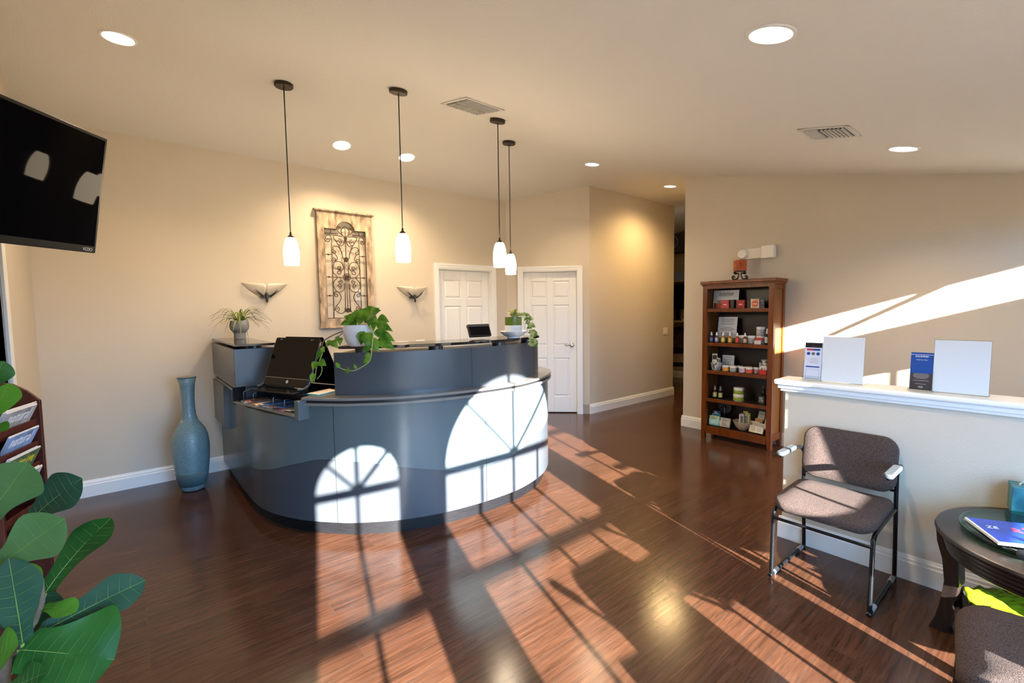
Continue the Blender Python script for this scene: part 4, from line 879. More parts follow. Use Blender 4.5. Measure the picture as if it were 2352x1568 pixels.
def bottle(u, d, z, c, label, h=.115, r=.019, liq=None, cap=(.78, .78, .78), group='small spray bottles on the second shelf'):
    x, y = bx(u, d); o = thing('spray_bottle', label, 'bottle', (x, y, z+.0008), 0, group)
    b = mat('bottle_%d%d%d' % tuple(int(k*99) for k in (liq or c)), tuple(liq or c), .12)
    MB().lathe([(r*.9, 0), (r, .004), (r, h*.52), (r*.75, h*.60), (r*.45, h*.64), (r*.45, h*.68)], 20).build('bottle', b, o, smooth=.7)
    MB().lathe([(r*1.02, h*.10), (r*1.03, h*.11), (r*1.03, h*.46), (r*1.02, h*.47)], 20).build('label', mat('label_%d%d%d' % tuple(int(k*99) for k in c), c, .45, var=.6, vscale=90), o, smooth=.7)
    MB().lathe([(r*.55, h*.68), (r*.55, h*.82), (r*.42, h*.84), (r*.36, h), (0, h)], 16).build('cap', mat('cap_%d' % int(cap[0]*99), cap, .35), o, smooth=.7)
for u, d, c, lq, s in ((.058, .03, (.10, .14, .26), (.02, .03, .09), 'navy spray bottle at the far left of the second shelf'), (.118, .03, (.42, .32, .55), (.10, .04, .02), 'purple labelled spray bottle left of the yellow one on the second shelf'),
    (.168, .09, (.35, .17, .05), (.25, .10, .02), 'amber spray bottle half hidden behind the yellow one on the second shelf'), (.192, .03, (.75, .48, .16), (.35, .16, .03), 'yellow labelled spray bottle in the second shelf row'),
    (.238, .09, (.50, .18, .05), (.40, .12, .03), 'dark orange spray bottle half hidden behind the bright orange one'), (.268, .03, (.70, .36, .14), (.38, .12, .02), 'bright orange labelled spray bottle in the second shelf row'),
    (.348, .03, (.62, .04, .03), (.30, .05, .02), 'red labelled spray bottle in front of a green jar'), (.43, .03, (.45, .30, .22), (.09, .035, .02), 'brown labelled spray bottle in front of a grey jar')):
    bottle(u, d, 1.10, c, s, liq=lq)
bottle(.647, .05, 1.10, (.62, .62, .62), 'tall white bottle half hidden by the right post of the second shelf', .165, .024, liq=(.02, .02, .02), group=None)
def jar(u, d, z, c, label, r=.032, h=.055, lid=(.78, .78, .76), body=None, group=None):
    x, y = bx(u, d); o = thing('product_jar', label, 'jar', (x, y, z+.0008), 0, group)
    MB().lathe([(r*.92, 0), (r*.97, .003), (r*.97, h*.68), (r*.9, h*.70)], 28).build('jar', mat('jar_%d%d%d' % tuple(int(k*99) for k in (body or (.35, .35, .34))), body or (.35, .35, .34), .2), o, smooth=.7)
    MB().lathe([(r*.985, h*.08), (r*.99, h*.09), (r*.99, h*.60), (r*.985, h*.61)], 28).build('label', mat('jlabel_%d%d%d' % tuple(int(k*99) for k in c), c, .45, var=.55, vscale=70), o, smooth=.7)
    MB().lathe([(r, h*.70), (r*1.02, h*.73), (r*1.02, h*.97), (r*.96, h), (0, h)], 28).build('lid', mat('lid_%d' % int(lid[0]*99), lid, .4), o, smooth=.7)
jar(.375, .10, 1.10, (.18, .25, .17), 'green grey jar behind the red spray bottle', .042, .085); jar(.475, .09, 1.10, (.38, .39, .38), 'pale grey jar behind the brown spray bottle', .042, .085)
jar(.575, .08, 1.10, (.30, .28, .28), 'grey jar under another jar, behind the red box', .045, .085); jar(.572, .08, 1.187, (.40, .36, .36), 'grey white jar stacked on top of another on the second shelf', .045, .095)
cube(.575, .022, 1.10+.04, .07, .03, .03, (.45, .04, .03), 'small red box in front of the stacked jars', cat='box'); bpy.data.objects[-1] if False else None
cube(.565, .012, 1.10, .065, .04, .012, (.62, .58, .54), 'small cream card in front of the red box on the second shelf', cat='card', pat=.1)
cube(.635, .05, 1.10, .035, .085, .05, (.015, .012, .012), 'black pouch beside the right post of the second shelf', pat=.1)
# third shelf
ZEB = mat('zebra_print', (.6, .6, .6), .5); nt = ZEB.node_tree; w_ = nt.nodes.new('ShaderNodeTexWave'); w_.inputs['Scale'].default_value = 22; w_.inputs['Distortion'].default_value = 9; r_ = nt.nodes.new('ShaderNodeValToRGB'); r_.color_ramp.elements[0].position = .45; r_.color_ramp.elements[1].position = .55; r_.color_ramp.elements[0].color = (.12, .12, .12, 1); r_.color_ramp.elements[1].color = (.7, .7, .72, 1)
nt.links.new(w_.outputs['Color'], r_.inputs[0]); nt.links.new(r_.outputs[0], nt.nodes['Principled BSDF'].inputs['Base Color']); tc_ = nt.nodes.new('ShaderNodeTexCoord'); nt.links.new(tc_.outputs['Object'], w_.inputs['Vector'])
x, y = bx(.105, .06); o = thing('zebra_basket', 'zebra patterned basket of samples at the left of the third shelf', 'basket', (x, y, .7858))
MB().lathe([(.045, 0), (.048, .004), (.062, .085), (.058, .085), (.045, .01), (0, .01)], 32).build('basket', ZEB, o, smooth=.6)
for k, (du, rz, h, c, s) in enumerate(((-.04, .35, .17, (.55, .55, .42), 'black and cream tagged packet leaning left in the zebra basket'), (.0, -.1, .125, (.6, .62, .62), 'white labelled packet in the middle of the zebra basket'), (.035, -.3, .12, (.5, .52, .5), 'white packet leaning right in the zebra basket'))):
    M = SP(.105+du*.4, .052+.012*k, .80, rz*.8); q = thing('sample_packet', s, 'packet', M.translation, 0, 'packets in the zebra basket')
    MB().box(-.026, .026, 0, h, -.003, .003, M).build('wrapper', mat('packet_%d' % k, c, .4, var=.7, vscale=60), q, world=True); MB().box(-.022, .022, h*.62, h*.9, .003, .0036, M).build('print', INK, q, world=True)
js = [(.225, .035, (.65, .28, .03), 'orange labelled little jar, first of the front row on the third shelf'), (.305, .04, (.32, .34, .32), 'black and white labelled little jar, second of the front row on the third shelf'), (.405, .04, (.55, .42, .62), 'lilac labelled little jar in the front row of the third shelf'), (.478, .035, (.65, .10, .05), 'red labelled little jar, last of the front row on the third shelf'),
      (.265, .10, (.30, .28, .25), 'dim little jar behind the gap after the orange labelled jar'), (.345, .105, (.12, .14, .12), 'dark green little jar behind the second front jar'), (.442, .105, (.30, .26, .26), 'greyish little jar behind the lilac and red labelled jars'), (.535, .085, (.45, .22, .26), 'pink labelled little jar at the right end of the rear row')]
for u, d, c, s in js: jar(u, d, .785, c, s, .035, .062, group='little lidded jars on the third shelf')
x, y = bx(.63, .07); o = thing('gift_bag', 'zebra patterned cellophane gift bag at the right of the third shelf', 'bag', (x, y, .7858))
m = MB(); m.lathe([(.03, 0), (.05, .01), (.056, .05), (.052, .09), (.03, .12), (.045, .15), (.02, .155), (0, .14)], 20, lobes=5, amp=.10); m.build('bag', ZEB, o, smooth=.8)
MB().box(-.07, -.054, -.035, .035, .0, .05).build('tag', mat('red_tag', (.5, .02, .02), .4), o)
MB().box(-.03, .03, .046, .052, .04, .12).build('tag', PAPER, o)
# fourth shelf
for k, (u, s) in enumerate(((.098, 'left of two black dropper bottles with green labels on the fourth shelf'), (.162, 'right of two black dropper bottles with green labels on the fourth shelf'))):
    bottle(u, .05, .466, (.40, .42, .18), s, .135, .022, liq=(.01, .01, .01), cap=(.25, .25, .25), group='black dropper bottles on the fourth shelf')
jar(.36, .06, .466, (.24, .34, .04), 'lower of two white tubs with green labels on the fourth shelf', .053, .072, (.82, .82, .80), (.75, .75, .73)); jar(.362, .06, .5395, (.24, .34, .04), 'upper of two white tubs with green labels on the fourth shelf', .053, .072, (.82, .82, .80), (.75, .75, .73))
o, M = cube(.605, .035, .466, .10, .095, .085, (.015, .02, .025), 'teal and black candle box with a picture at the right of the fourth shelf', -.5, pat=.1)
MB().box(-.0508, -.05, .001, .094, -.084, -.001, M).build('teal_side', mat('teal_carton', (.03, .33, .30), .4), o, world=True); MB().box(-.03, .03, .02, .075, 0, .0006, M).build('picture', mat('grey_print', (.3, .3, .3), .5, var=.9, vscale=50), o, world=True)
bottle(.612, .075, .563, (.02, .02, .02), 'small black dropper bottle on top of the teal and black box', .095, .018, liq=(.01, .01, .01), cap=(.05, .05, .05), group=None)
# fifth shelf
x, y = bx(.15, .06); o = thing('card_holder', 'clear acrylic holder of business cards at the left of the bottom shelf', 'card holder', (x, y, .1468))
M = SP(.165, .01, .148); m = MB(); m.box(-.125, .125, 0, .004, -.10, 0, M); m.box(-.125, .125, 0, .03, -.003, 0, M); m.box(-.125, -.122, 0, .10, -.10, 0, M); m.box(.122, .125, 0, .10, -.10, 0, M); m.box(-.125, .125, 0, .12, -.10, -.097, M); m.build('holder', PLEX, o, world=True)
for k, (xx, yy, zz, w, h, c, s) in enumerate(((-.06, .006, -.012, .115, .07, (.35, .68, .72), 'aqua printed card stack in front of the acrylic holder'), (-.062, .04, -.03, .115, .07, (.50, .60, .38), 'pale green card stack behind the aqua one in the acrylic holder'), (-.06, .075, -.06, .10, .055, (.02, .30, .42), 'turquoise card stack at the back of the acrylic holder'), (-.065, .11, -.085, .085, .05, (.02, .06, .18), 'navy card stack standing highest in the acrylic holder'),
        (.062, .006, -.012, .115, .065, (.60, .55, .52), 'cream card stack with black script in the acrylic holder'), (.064, .035, -.03, .115, .07, (.50, .50, .48), 'grey card stack behind the cream one in the acrylic holder'))):
    q = thing('card_stack', s, 'cards', M @ Vector((xx, yy, zz)), 0, 'card stacks in the acrylic holder'); MB().box(xx-w/2, xx+w/2, yy, yy+h, zz-.010, zz, M).build('cards', mat('cards_%d' % k, c, .5, var=.15, vscale=30), q, world=True)
    for j in range(3): MB().box(xx-w*.3, xx+w*.3-.012*j, yy+h*(.3+.2*j), yy+h*(.3+.2*j)+.005, zz, zz+.0005, M).build('print_line', WINK if k in (0, 3) else GREYI, q, world=True)
x, y = bx(.155, .168); o = thing('metal_flower', 'dark metal dandelion ornament on a stem behind the card holder', 'ornament', (x, y, .1468))
m = MB(); PW = SP(.155, .13, 0)
m.tube([(0, 0, .0), (0, 0, .2)], .003, 6); m.cyl(0, 0, 0, .006, .04); m.build('stem', WIRE, o)
m = MB()
for k in range(22):
    a = 2*PI*k/22; d_ = Vector((0, math.cos(a), math.sin(a))); c_ = Vector((0, 0, .205)); tdir = Vector((.012, -math.sin(a), math.cos(a)))
    m.add([c_+d_*.02-tdir*.002, c_+d_*.075-tdir*.009, c_+d_*.078+tdir*.009, c_+d_*.02+tdir*.002], [(0, 1, 2, 3)])
m.build('petals', mat('dark_petal_metal', (.08, .08, .075), .35, metal=.8), o, solid=.001); mm_ = MB(); mm_.ball((-.004, 0, .205), .009); mm_.build('hub', CHROME, o, smooth=3)
x, y = bx(.408, .08); o = thing('ceramic_bowl', 'cream ceramic bowl full of packets in the middle of the bottom shelf', 'bowl', (x, y, .1468))
MB().lathe([(.04, 0), (.045, .004), (.075, .035), (.10, .085), (.108, .098), (.103, .098), (.07, .04), (0, .02)], 40, lobes=8, amp=.015).build('bowl', mat('cream_ceramic', (.62, .54, .42), .35), o, smooth=.8)
for k, (du, rz, h, c, s) in enumerate(((-.06, .75, .14, (.62, .62, .62), 'white packet lying far left in the cream bowl'), (-.035, .55, .15, (.12, .14, .16), 'grey and black packet left of the middle in the cream bowl'), (-.01, .45, .12, (.16, .28, .34), 'slate blue packet at the front of the cream bowl'), (.0, .55, .17, (.50, .48, .05), 'long yellow green packet leaning across the cream bowl'), (.035, .5, .15, (.42, .42, .08), 'olive packet behind the long yellow green one'), (.055, .2, .13, (.28, .27, .08), 'dark olive packet standing at the back of the cream bowl'))):
    M = SP(.408+du*.55+.05*math.sin(rz), .03+.014*k, .19, rz); q = thing('sample_packet', s, 'packet', M.translation, 0, 'packets in the cream bowl'); MB().box(-.024, .024, 0, h, -.003, .003, M).build('wrapper', mat('sachet_%d' % k, c, .4, var=.35, vscale=40), q, world=True); MB().box(-.012, .012, h*.2, h*.85, .003, .0035, M).build('print', mat('sachet_print', (.7, .7, .6), .5) if k != 0 else GREYI, q, world=True)
for k, (u, d, zz, w, h, c, s) in enumerate(((.535, .01, .0, .085, .075, (.60, .58, .52), 'cream card stack at the front left of the right hand card group'), (.60, .0, .0, .085, .07, (.62, .62, .62), 'white card stack with blue mark at the front right of the card group'), (.545, .05, .045, .085, .065, (.55, .52, .46), 'cream card stack on the second step of the card group'), (.615, .045, .04, .075, .06, (.60, .60, .58), 'white card stack on the second step beside the post'), (.56, .085, .08, .08, .06, (.42, .22, .08), 'tan card stack on the third step of the card group'), (.572, .115, .115, .07, .10, (.60, .60, .58), 'white card with dark drawing at the top of the card group'), (.655, .06, .08, .05, .10, (.58, .58, .56), 'white card with script half hidden by the right post of the bottom shelf'))):
    M = SP(u, d, .148, -.12) @ Matrix.Translation((0, zz+.011, 0)) @ Matrix.Rotation(-.35, 4, 'X'); q = thing('card_stack', s, 'cards', M.translation, 0, 'stepped card stacks on the bottom shelf'); MB().box(-w/2, w/2, 0, h, -.012, 0, M).build('cards', mat('cardst_%d' % k, c, .5, var=.1), q, world=True)
    for j in range(2): MB().box(-w*.3, w*.25, h*(.35+.25*j), h*(.35+.25*j)+.004, 0, .0006, M).build('print_line', mat('blue_print', (.1, .14, .3), .5) if k == 1 else GREYI, q, world=True)
M = SP(.58, .0, .148, -.12)
o = thing('card_step_rack', 'clear stepped rack under the right hand business cards', 'card rack', M.translation)
m = MB(); m.box(-.10, .10, 0, .003, -.16, 0, M); 
for k in range(3): m.box(-.10, .10, 0, .04*k+.002, -.04*k-.043, -.04*k-.04, M)
m.build('rack', PLEX, o, world=True)
# candle on iron stand on top of the bookcase
cx, cy = 5.19, 2.335
o = thing('candle_stand', 'black wrought iron scroll stand under the orange candle', 'candle stand', (cx, cy, 1.7855)); m = MB()
for a in range(4):
    A = math.radians(45+90*a+20); e = Vector((math.cos(A), math.sin(A), 0))
    P = [(.055, .082), (.07, .088), (.078, .08), (.068, .07), (.045, .075), (.02, .075), (.018, .05), (.035, .02), (.06, .012), (.085, .012), (.10, .025), (.095, .045), (.08, .045), (.078, .033)]
    m.tube([e*r+Vector((0, 0, z)) for r, z in [q[:2] for q in catmull([(*p, 0) for p in P], 4)]], .006, 6)
m.cyl(0, 0, .092, .1, .06); m.build('scroll_frame', BLACKM, o, smooth=.7)
o = thing('candle', 'square orange candle with embossed flower on the iron stand', 'candle', (cx, cy, 1.886), math.radians(38))
CAN = mat('orange_wax', (.42, .085, .012), .5, var=.35, vscale=40, bump=.3, bscale=60); MB().box(-.056, .056, -.056, .056, 0, .118).build('wax_block', CAN, o, bevel=.006)
for fz2 in range(2):
    m = MB(); Mf = Matrix.Rotation(PI/2*fz2, 4, 'Z') @ plane_M((-.0565, 0, .06), (0, -1, 0), (0, 0, 1))
    for k in range(12):
        a = 2*PI*k/12; m.tube([Mf @ Vector((math.cos(a)*.012, math.sin(a)*.012, 0)), Mf @ Vector((math.cos(a)*.034, math.sin(a)*.034, 0))], .0028, 6)
    m.tube([Mf @ Vector((math.cos(2*PI*k/16)*.042, math.sin(2*PI*k/16)*.042, 0)) for k in range(16)], .0022, 6, closed=True); m.ball(Mf @ Vector((0, 0, 0)), .009, 8); m.build('embossed_flower', CAN, o, smooth=3)
m = MB(); m.tube([(0, 0, .117), (.001, 0, .126)], .0012, 5); m.build('wick', INK, o)
# emergency light
o = thing('emergency_light', 'white emergency light box on the right wall behind the orange candle', 'emergency light', (XD, 2.23, 2.08)); EM = plane_M((XD-.0005, 2.22, 2.075), (0, -1, 0), (0, 0, 1))
MB().box(-.14, .15, -.055, .062, 0, .05, EM).build('housing', mat('cream_plastic', (.72, .67, .58), .4), o, bevel=.006, world=True)
EW = mat('cream_plastic_head', (.80, .76, .68), .35)
MB().box(.055, .19, -.065, .075, .012, .085, EM).build('lamp_head', EW, o, bevel=.012, world=True); m = MB(); m.lathe([(0, 0), (.06, .0), (.062, .02), (.045, .06), (0, .065)], 24, EM @ Matrix.Translation((-.14, .005, .03))); m.build('lamp_head', EW, o, smooth=.8, world=True)
# ------------------------------------------------------------------ things on the half wall
def HP(y, x=3.25): return plane_M((x, y, 1.0345), (0, -1, 0), (0, 0, 1))
SGN = mat('blank_sign_paper', (.86, .85, .90), .25)
for y, w, s in ((.858, .213, 'smaller looking blank white sign holder, beside the striped brochure, on the half wall'), (.348, .213, 'blank white sign holder nearest the viewer, beside the blue brochure, on the half wall')):
    M = HP(y) @ Matrix.Rotation(-.10, 4, 'X'); o = thing('sign_holder', s, 'sign holder', M.translation, 0, 'blank sign holders on the half wall')
    MB().box(-w/2+.002, w/2-.002, .006, .276, -.002, 0, M).build('insert', SGN, o, world=True); m = MB(); m.box(-w/2, w/2, .002, .28, .0005, .0025, M); m.box(-w/2, w/2, .002, .28, -.0045, -.0025, M); m.box(-w/2, w/2, 0, .003, -.075, .002, HP(y)); m.build('acrylic', PLEX, o, world=True)
BLUEP = mat('navy_print', (.01, .06, .26), .3); CHAR = mat('charcoal_print', (.045, .035, .04), .3)
def brochure_holder(y, w, h, s):
    M = HP(y) @ Matrix.Rotation(-.10, 4, 'X'); o = thing('brochure_holder', s, 'brochure holder', M.translation, 0, 'brochure holders on the half wall')
    m = MB(); a_ = w/2+.006; m.box(-a_, a_, 0, .004, -.045, .02, M); m.box(-a_, -a_+.003, 0, h*.55, -.03, .012, M); m.box(a_-.003, a_, 0, h*.55, -.03, .012, M); m.box(-a_, a_, 0, .03, .010, .013, M); m.box(-a_, a_, 0, h*.9, -.033, -.03, M); m.build('acrylic', PLEX, o, world=True); return M
M = brochure_holder(1.012, .092, .22, 'clear brochure holder at the end of the half wall'); o = thing('brochure', 'tall brochure with black top and blue round icons on the half wall', 'brochure', M.translation, 0, 'brochures on the half wall')
MB().box(-.046, .046, .006, .236, -.018, 0, M).build('sheet', mat('pale_blue_paper', (.52, .56, .68), .35), o, world=True); MB().box(-.046, .046, .206, .2362, 0, .0006, M).build('photo_band', mat('black_print', (.012, .012, .014), .3, var=.9, vscale=60), o, world=True)
MB().prism(rounded(-.037, .037, .187, .199, .005), 0, .0008, M).build('red_banner', mat('red_print', (.45, .03, .06), .4), o, world=True); MB().prism(rounded(.0, .037, .187, .199, .005), .0002, .001, M).build('blue_banner', BLUEP, o, world=True)
for k, x in enumerate((-.026, .0, .026)):
    m = MB(); m.lathe([(.0095, 0), (.0095, .0008)] if k != 1 else [(.008, 0), (.0095, 0), (.0095, .0008), (.008, .0008), (.008, 0)], 20, M @ Matrix.Translation((x, .168, 0))); m.build('icon', BLUEP if k != 1 else GREYI, o, world=True)
for yv, wv in ((.140, .035), (.133, .055), (.124, .06), (.117, .05), (.110, .045)): MB().box(-wv/2+.005, wv/2+.005, yv-.0012, yv+.0012, 0, .0006, M).build('print_line', mat('grey_ink2', (.35, .33, .34), .5), o, world=True)
MB().prism(rounded(-.038, .038, .083, .091, .004), 0, .0008, M).build('blue_banner', BLUEP, o, world=True); m = MB(); m.box(-.036, .036, .012, .014, 0, .0005, M); m.box(-.036, -.035, .012, .072, 0, .0005, M); m.box(.035, .036, .012, .072, 0, .0005, M); m.box(-.036, .036, .071, .072, 0, .0005, M); m.build('print_frame', mat('grey_ink', (.2, .2, .2), .5), o, world=True)
M = brochure_holder(.50, .092, .2, 'clear brochure holder in the middle of the half wall'); o = thing('brochure', 'navy and charcoal brochure on the half wall', 'brochure', M.translation, 0, 'brochures on the half wall')
MB().box(-.046, .046, .006, .206, -.018, 0, M).build('sheet', CHAR, o, world=True); MB().box(-.046, .046, .095, .2062, 0, .0006, M).build('blue_field', BLUEP, o, world=True); MB().box(-.046, .046, .194, .1955, .0006, .001, M).build('rule', WINK, o, world=True)
text('EXOMIND', .0125, M @ Matrix.Translation((0, .185, .0009)), WINK, o, sx=.95); text('Reset Your Mind', .0065, M @ Matrix.Translation((0, .167, .0009)), WINK, o)
for yv, wv in ((.092, .06), (.086, .065), (.080, .064), (.074, .06), (.068, .04), (.056, .064), (.038, .045)): MB().box(-wv/2, wv/2, yv-.001, yv+.001, 0, .0006, M).build('print_line', mat('grey_ink2', (.35, .33, .34), .5), o, world=True)
m = MB(); m.lathe([(.008, 0), (.0095, 0), (.0095, .0006), (.008, .0006), (.008, 0)], 20, M @ Matrix.Translation((0, .022, 0)) @ Matrix.Diagonal((1, .5, 1, 1))); m.build('logo', WINK, o, world=True)
# ------------------------------------------------------------------ waiting room chairs
FAB = mat('brown_tweed', (.062, .041, .034), .9, var=.75, vscale=260, bump=.8, bscale=420); FRAME = mat('black_tube', (.005, .006, .007), .22, spec=.4); ARM = mat('grey_arm_pad', (.05, .06, .068), .45); ARMD = mat('dark_arm_pad', (.03, .035, .04), .45)
def chair(loc, rz, label, pad):
    # local: x forward (towards the sitter's knees), y sideways, z up
    t = thing('waiting_chair', label, 'chair', loc, rz, 'upholstered waiting room chairs')
    W = .222
    def cushion(Wy, L, th, R, curve):
        P = rounded(-L/2, L/2, -Wy/2, Wy/2, R, 6); m = MB(); n = len(P)
        lay = [(.93, -th/2), (1, -th*.3), (1, th*.25), (.965, th*.5)]
        vs = []
        for s, z in lay: vs += [(x*s, y*s, z+curve(x*s, y*s)) for x, y in P]
        fs = [(i*n+k, i*n+(k+1) % n, (i+1)*n+(k+1) % n, (i+1)*n+k) for i in range(3) for k in range(n)]
        for base, sgn in ((0, -1), (3*n, 1)):
            c0 = len(vs); rings = [.66, .33]
            prev = list(range(base, base+n))
            for s in rings:
                idx = list(range(len(vs), len(vs)+n)); vs += [(x*s, y*s, lay[0 if sgn < 0 else 3][1]+(.008*sgn*(1-s*s) if sgn > 0 else 0)+curve(x*s, y*s)) for x, y in P]
                fs += [(prev[k], prev[(k+1) % n], idx[(k+1) % n], idx[k]) for k in range(n)]; prev = idx
            vs.append((0, 0, lay[0 if sgn < 0 else 3][1]+(.008 if sgn > 0 else 0)+curve(0, 0))); c = len(vs)-1
            fs += [(prev[k], prev[(k+1) % n], c) for k in range(n)]
        return vs, fs
    vs, fs = cushion(.46, .44, .05, .07, lambda x, y: -.05*max(0, (x-.10)/.12)**2*.5+.010*(y/.22)**2+.008*max(0, -x))
    m = MB(); m.add([(x+.035, y, z+.425) for x, y, z in vs], fs); m.build('seat', FAB, t, smooth=3)
    vs, fs = cushion(.45, .30, .042, .075, lambda x, y: -.03*(1-(y/.225)**2))
    bt = math.radians(10); m = MB()
    m.add([(-.205-math.sin(bt)*x+math.cos(bt)*z, y, .63+math.cos(bt)*x+math.sin(bt)*z) for x, y, z in vs], fs); m.build('backrest', FAB, t, smooth=3)
    for s in (-1, 1):
        P = [(-.185, s*W, .40), (-.04, s*W, .398), (.16, s*W, .392), (.215, s*W, .375), (.232, s*W, .33), (.245, s*W, .06), (.243, s*W, .02), (.225, s*W, .012), (-.21, s*W, .012), (-.238, s*W, .016), (-.245, s*W, .05), (-.215, s*W, .40), (-.21, s*W, .50), (-.212, s*W*1.0, .60), (-.20, s*(W+.012), .635), (-.16, s*(W+.02), .645), (.0, s*(W+.022), .648), (.09, s*(W+.022), .645)]
        MB().tube(catmull(P, 6), .0105, 10).build('side_frame', FRAME, t, smooth=3)
        m = MB(); q = rounded(-.10, .115, -.022, .022, .02, 5); m.prism(q, .648, .672, Matrix.Translation((.0, s*(W+.022), 0))); m.build('arm_pad', pad, t, bevel=.007, smooth=.8)
        for x in (-.18, .19): MB().tube([(x-.03, s*W, .0125), (x+.03, s*W, .0125)], .0122, 10).build('glide', mat('grey_glide', (.28, .29, .30), .5), t, smooth=.7)
    MB().tube([(.236, -W, .335), (.236, W, .335)], .0085, 8).build('crossbar', FRAME, t, smooth=.8)
    MB().tube([(-.12, -W, .385), (-.12, W, .385)], .0085, 8).build('crossbar', FRAME, t, smooth=.8)
    MB().tube([(-.225, -W, .49), (-.24, 0, .50), (-.225, W, .49)], .008, 8).build('back_bar', FRAME, t, smooth=.8)
    return t
chair((2.93, .783, 0), PI, 'brown tweed armchair with grey arm pads standing against the half wall', ARM)
chair((2.03, -.06, 0), PI/2+.12, 'brown tweed armchair with dark arm pads, cut off at the photo edge', ARMD)
chair((1.31, -.50, 0), PI/2, 'unseen brown tweed armchair under the tall arched front window, added for its floor shadow', ARMD)  # unseen chair, added so its shadow breaks up the floor light
# ------------------------------------------------------------------ round side table and what is on it
ESP = mat('espresso_wood', (.016, .011, .009), .3, var=.3, vscale=8, stretch=(1, 8, 1)); tx, ty = 2.80, -.055
t = thing('side_table', 'round dark espresso wooden side table with curved legs by the half wall', 'side table', (tx, ty, 0))
MB().lathe([(0, .508), (.375, .508), (.408, .513), (.412, .522), (.408, .532), (.40, .535), (0, .535)], 72).build('tabletop', ESP, t, smooth=.5)
pr = []
for k in range(4): z = .505-.02*k; r = .385-.006*k; pr += [(r, z), (r+.004, z-.004), (r+.004, z-.014), (r-.004, z-.0195)]
MB().lathe([(.35, .508)]+pr+[(.35, .425), (.35, .508)], 72).build('apron', ESP, t, smooth=.4)
for k in range(4):
    A = math.radians(83+90*k); e = Vector((math.cos(A), math.sin(A), 0)); q = Vector((-e.y, e.x, 0)); rows = []
    for z, r, w, d in ((.50, .375, .05, .032), (.42, .368, .05, .032), (.34, .352, .046, .028), (.24, .345, .043, .026), (.14, .355, .044, .026), (.06, .368, .045, .028), (.0, .386, .048, .03)):
        c = e*r+Vector((0, 0, z)); rows.append([c+q*w+e*d, c-q*w+e*d, c-q*w-e*d, c+q*w-e*d, c+q*w+e*d])
    m = MB(); m.grid(rows); n0 = len(m.v); m.f += [(3, 2, 1, 0), (n0-5, n0-4, n0-3, n0-2)]; m.build('leg', ESP, t, bevel=.005)
MB().lathe([(0, .155), (.33, .155), (.335, .16), (.33, .165), (0, .165)], 64).build('lower_shelf', glass_mat('smoked_green_glass', (.30, .36, .31), .03), t, smooth=.5)
MB().lathe([(.335, .150), (.342, .150), (.342, .168), (.335, .168), (.335, .150)], 64).build('shelf_ring', ESP, t, smooth=.5)
GL = glass_mat('clear_glass_slab', (.82, .93, .90), .02)
o = thing('glass_plate', 'large clear oval glass plate with greenish rim on the side table', 'glass plate', (2.79, .0, .5355))
MB().lathe([(0, 0), (.255, 0), (.285, .006), (.295, .022), (.285, .030), (.25, .026), (0, .024)], 64, sx=.94, sy=.94).build('plate', GL, o, smooth=.7)
m = MB(); m.lathe([(.288, .010), (.297, .018), (.297, .026), (.288, .028), (.288, .010)], 64, sx=.94, sy=.94); m.build('rim', glass_mat('green_glass_edge', (.55, .75, .68), .05), o, smooth=.7)
o = thing('magazine', 'blue magazine with pink coral cover on the glass plate', 'magazine', (2.72, .07, .567)); MMg = Matrix.Translation((2.72, .07, .5672)) @ Matrix.Rotation(math.radians(30), 4, 'Z')
MB().box(-.115, .115, -.15, .15, 0, .010, MMg).build('pages', PAPER, o, world=True); MB().box(-.105, .115, -.145, .142, .010, .0108, MMg).build('cover', mat('blue_cover', (.012, .055, .42), .2, var=.4, vscale=5), o, world=True)
COR = mat('coral_print', (.75, .06, .12), .35, var=.7, vscale=50); m = MB(); rnd = random.Random(9)
for k in range(70):
    a = rnd.uniform(0, 6.28); r = rnd.uniform(.0, .055); m.lathe([(0, .0112), (rnd.uniform(.003, .008), .0112), (.002, .0116), (0, .0117)], 8, MMg @ Matrix.Translation((.02+r*math.cos(a)*.8, -.02+r*math.sin(a), rnd.uniform(0, .0006))))
m.build('coral_picture', COR, o, world=True)
text('ZE', .035, MMg @ Matrix.Translation((.03, .10, .011)) @ Matrix.Rotation(math.radians(-90), 4, 'Z'), WINK, o, shear=.2)
o = thing('tissue_box', 'teal marbled tissue box on the side table, cut by the photo edge', 'tissue box', (3.137, .09, .5355), math.radians(10)); TB = mat('teal_marbled_card', (.02, .17, .20), .4); ntb = TB.node_tree
w_ = ntb.nodes.new('ShaderNodeTexWave'); w_.inputs['Scale'].default_value = 9; w_.inputs['Distortion'].default_value = 8; r_ = ntb.nodes.new('ShaderNodeValToRGB'); r_.color_ramp.elements[0].color = (.015, .11, .14, 1); r_.color_ramp.elements[1].color = (.06, .28, .30, 1); ntb.links.new(w_.outputs['Color'], r_.inputs[0]); ntb.links.new(r_.outputs[0], ntb.nodes['Principled BSDF'].inputs['Base Color']); tcb = ntb.nodes.new('ShaderNodeTexCoord'); ntb.links.new(tcb.outputs['Object'], w_.inputs['Vector'])
MB().box(-.058, .058, -.058, .058, 0, .125).build('carton', TB, o, bevel=.002)
m = MB(); m.grid([[(-.02+.01*j, -.03+.012*i, .124+.055*math.sin(PI*i/5)*(.6+.4*math.cos(j))) for j in range(5)] for i in range(6)]); m.build('tissue', mat('tissue_paper', (.82, .82, .82), .8), o, smooth=3)
CHG = mat('chartreuse_glass', (.20, .29, .01), .25, var=.65, vscale=26, stretch=(.25, 3, 1))
o = thing('leaf_dish', 'bright yellow green ribbed leaf shaped dish on the lower table shelf', 'dish', (2.86, .05, .167)); m = MB(); rows = []
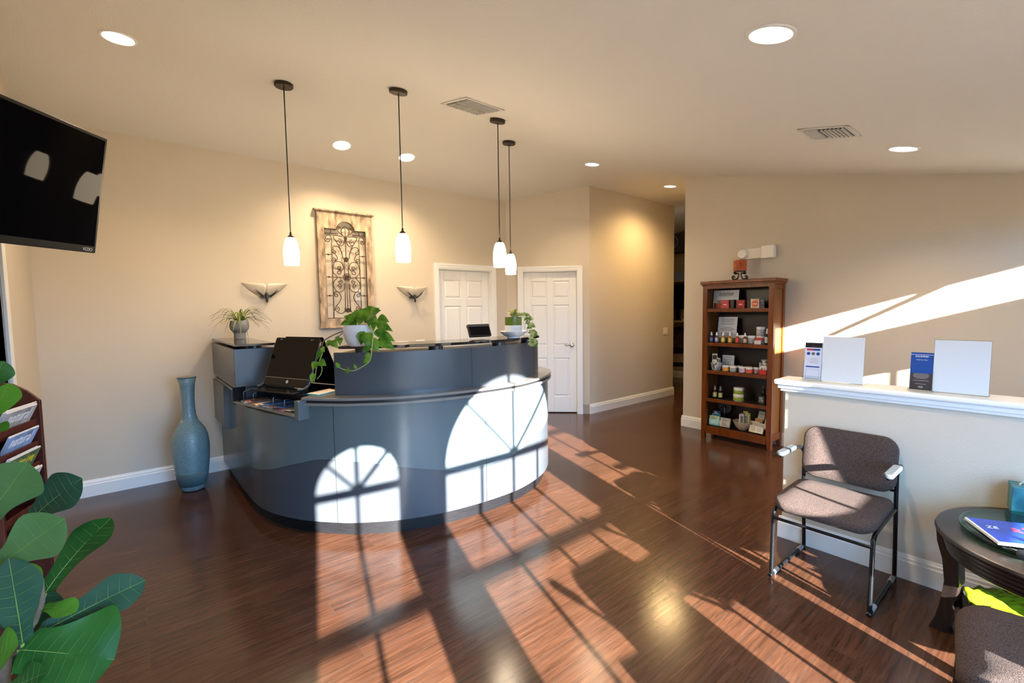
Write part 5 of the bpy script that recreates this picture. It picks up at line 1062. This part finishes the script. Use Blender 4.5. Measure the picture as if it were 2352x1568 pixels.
for i in range(17):
    q = i/16; w_ = .02+.12*math.sin(PI*min(1, q*1.0+.08))**.6; rows.append([(.20-.40*q, (k/12-.5)*2*w_, .012+.03*abs(k/12-.5)*2+.010*math.sin(q*40+abs(k-6)*1.1)+.03*(q-.5)**2) for k in range(13)])
m.grid(rows); m.build('leaf_surface', CHG, o, smooth=3, solid=.004).rotation_euler = (0, 0, math.radians(115))
# ------------------------------------------------------------------ the far hall seen through the gap
o = thing('wall_bulkhead', 'dark maroon boxed bulkhead high in the far hall', 'bulkhead', (8.9, 5.3, 2.62)); MB().box(8.75, 9.04, 3.4, 6.4, 2.63, 3.06).build('box', mat('maroon_paint', (.035, .014, .014), .6), o, world=True)
o = thing('wall_clock', 'round dark clock with pale rim on the maroon bulkhead', 'clock', (8.745, 5.32, 2.84)); CK = plane_M((8.749, 5.315, 2.84), (0, -1, 0), (0, 0, 1))
m = MB(); m.lathe([(.115, 0), (.13, 0), (.13, .02), (.115, .02), (.115, 0)], 40, CK); m.build('rim', mat('pale_rim', (.22, .21, .2), .5), o, smooth=.6, world=True); m = MB(); m.lathe([(0, 0), (.116, 0), (.116, .012), (0, .012)], 40, CK); m.build('face', mat('dark_face', (.03, .022, .02), .5), o, world=True)
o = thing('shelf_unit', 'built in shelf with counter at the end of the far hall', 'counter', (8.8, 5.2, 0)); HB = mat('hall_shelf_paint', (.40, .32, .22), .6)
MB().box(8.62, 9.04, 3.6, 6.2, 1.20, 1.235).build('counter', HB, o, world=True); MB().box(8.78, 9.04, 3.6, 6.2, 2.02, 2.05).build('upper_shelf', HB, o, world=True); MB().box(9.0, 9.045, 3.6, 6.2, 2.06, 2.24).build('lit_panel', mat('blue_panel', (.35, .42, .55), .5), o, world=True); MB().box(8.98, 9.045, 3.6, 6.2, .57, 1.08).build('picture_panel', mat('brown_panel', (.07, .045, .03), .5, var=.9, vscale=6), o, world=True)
o = thing('monitor', 'dark computer screen on the far hall counter', 'monitor', (8.8, 5.24, 1.236)); MB().box(8.80, 8.84, 4.9, 5.55, 1.46, 1.97).build('screen', SCR, o, bevel=.004, world=True); MB().box(8.81, 8.85, 5.18, 5.28, 1.24, 1.48).build('stand', BPLAST, o, world=True); MB().box(8.74, 8.90, 5.08, 5.38, 1.2365, 1.25).build('foot', BPLAST, o, world=True)
o = thing('paper_pad', 'white papers on the far hall counter', 'papers', (8.66, 5.1, 1.236)); MB().box(8.63, 8.75, 4.80, 5.02, 1.2358, 1.255).build('sheets', PAPER, o, world=True)
o = thing('hall_chair', 'dark slim hall chair seen through the gap', 'chair', (7.85, 4.62, 0), math.radians(200)); m = MB(); m.prism(rounded(-.2, .2, -.2, .2, .04), .43, .46); m.build('seat', FRAME, o)
for a in (-1, 1):
    MB().tube(catmull([(.2, a*.19, 0), (.17, a*.19, .44)], 3), .01, 8).build('leg', FRAME, o); MB().tube(catmull([(-.22, a*.19, 0), (-.18, a*.19, .44), (-.22, a*.19, .70)], 4), .01, 8).build('leg', FRAME, o)
m = MB(); m.box(-.235, -.215, -.2, .2, .62, .74); m.build('backrest', FRAME, o, bevel=.006)
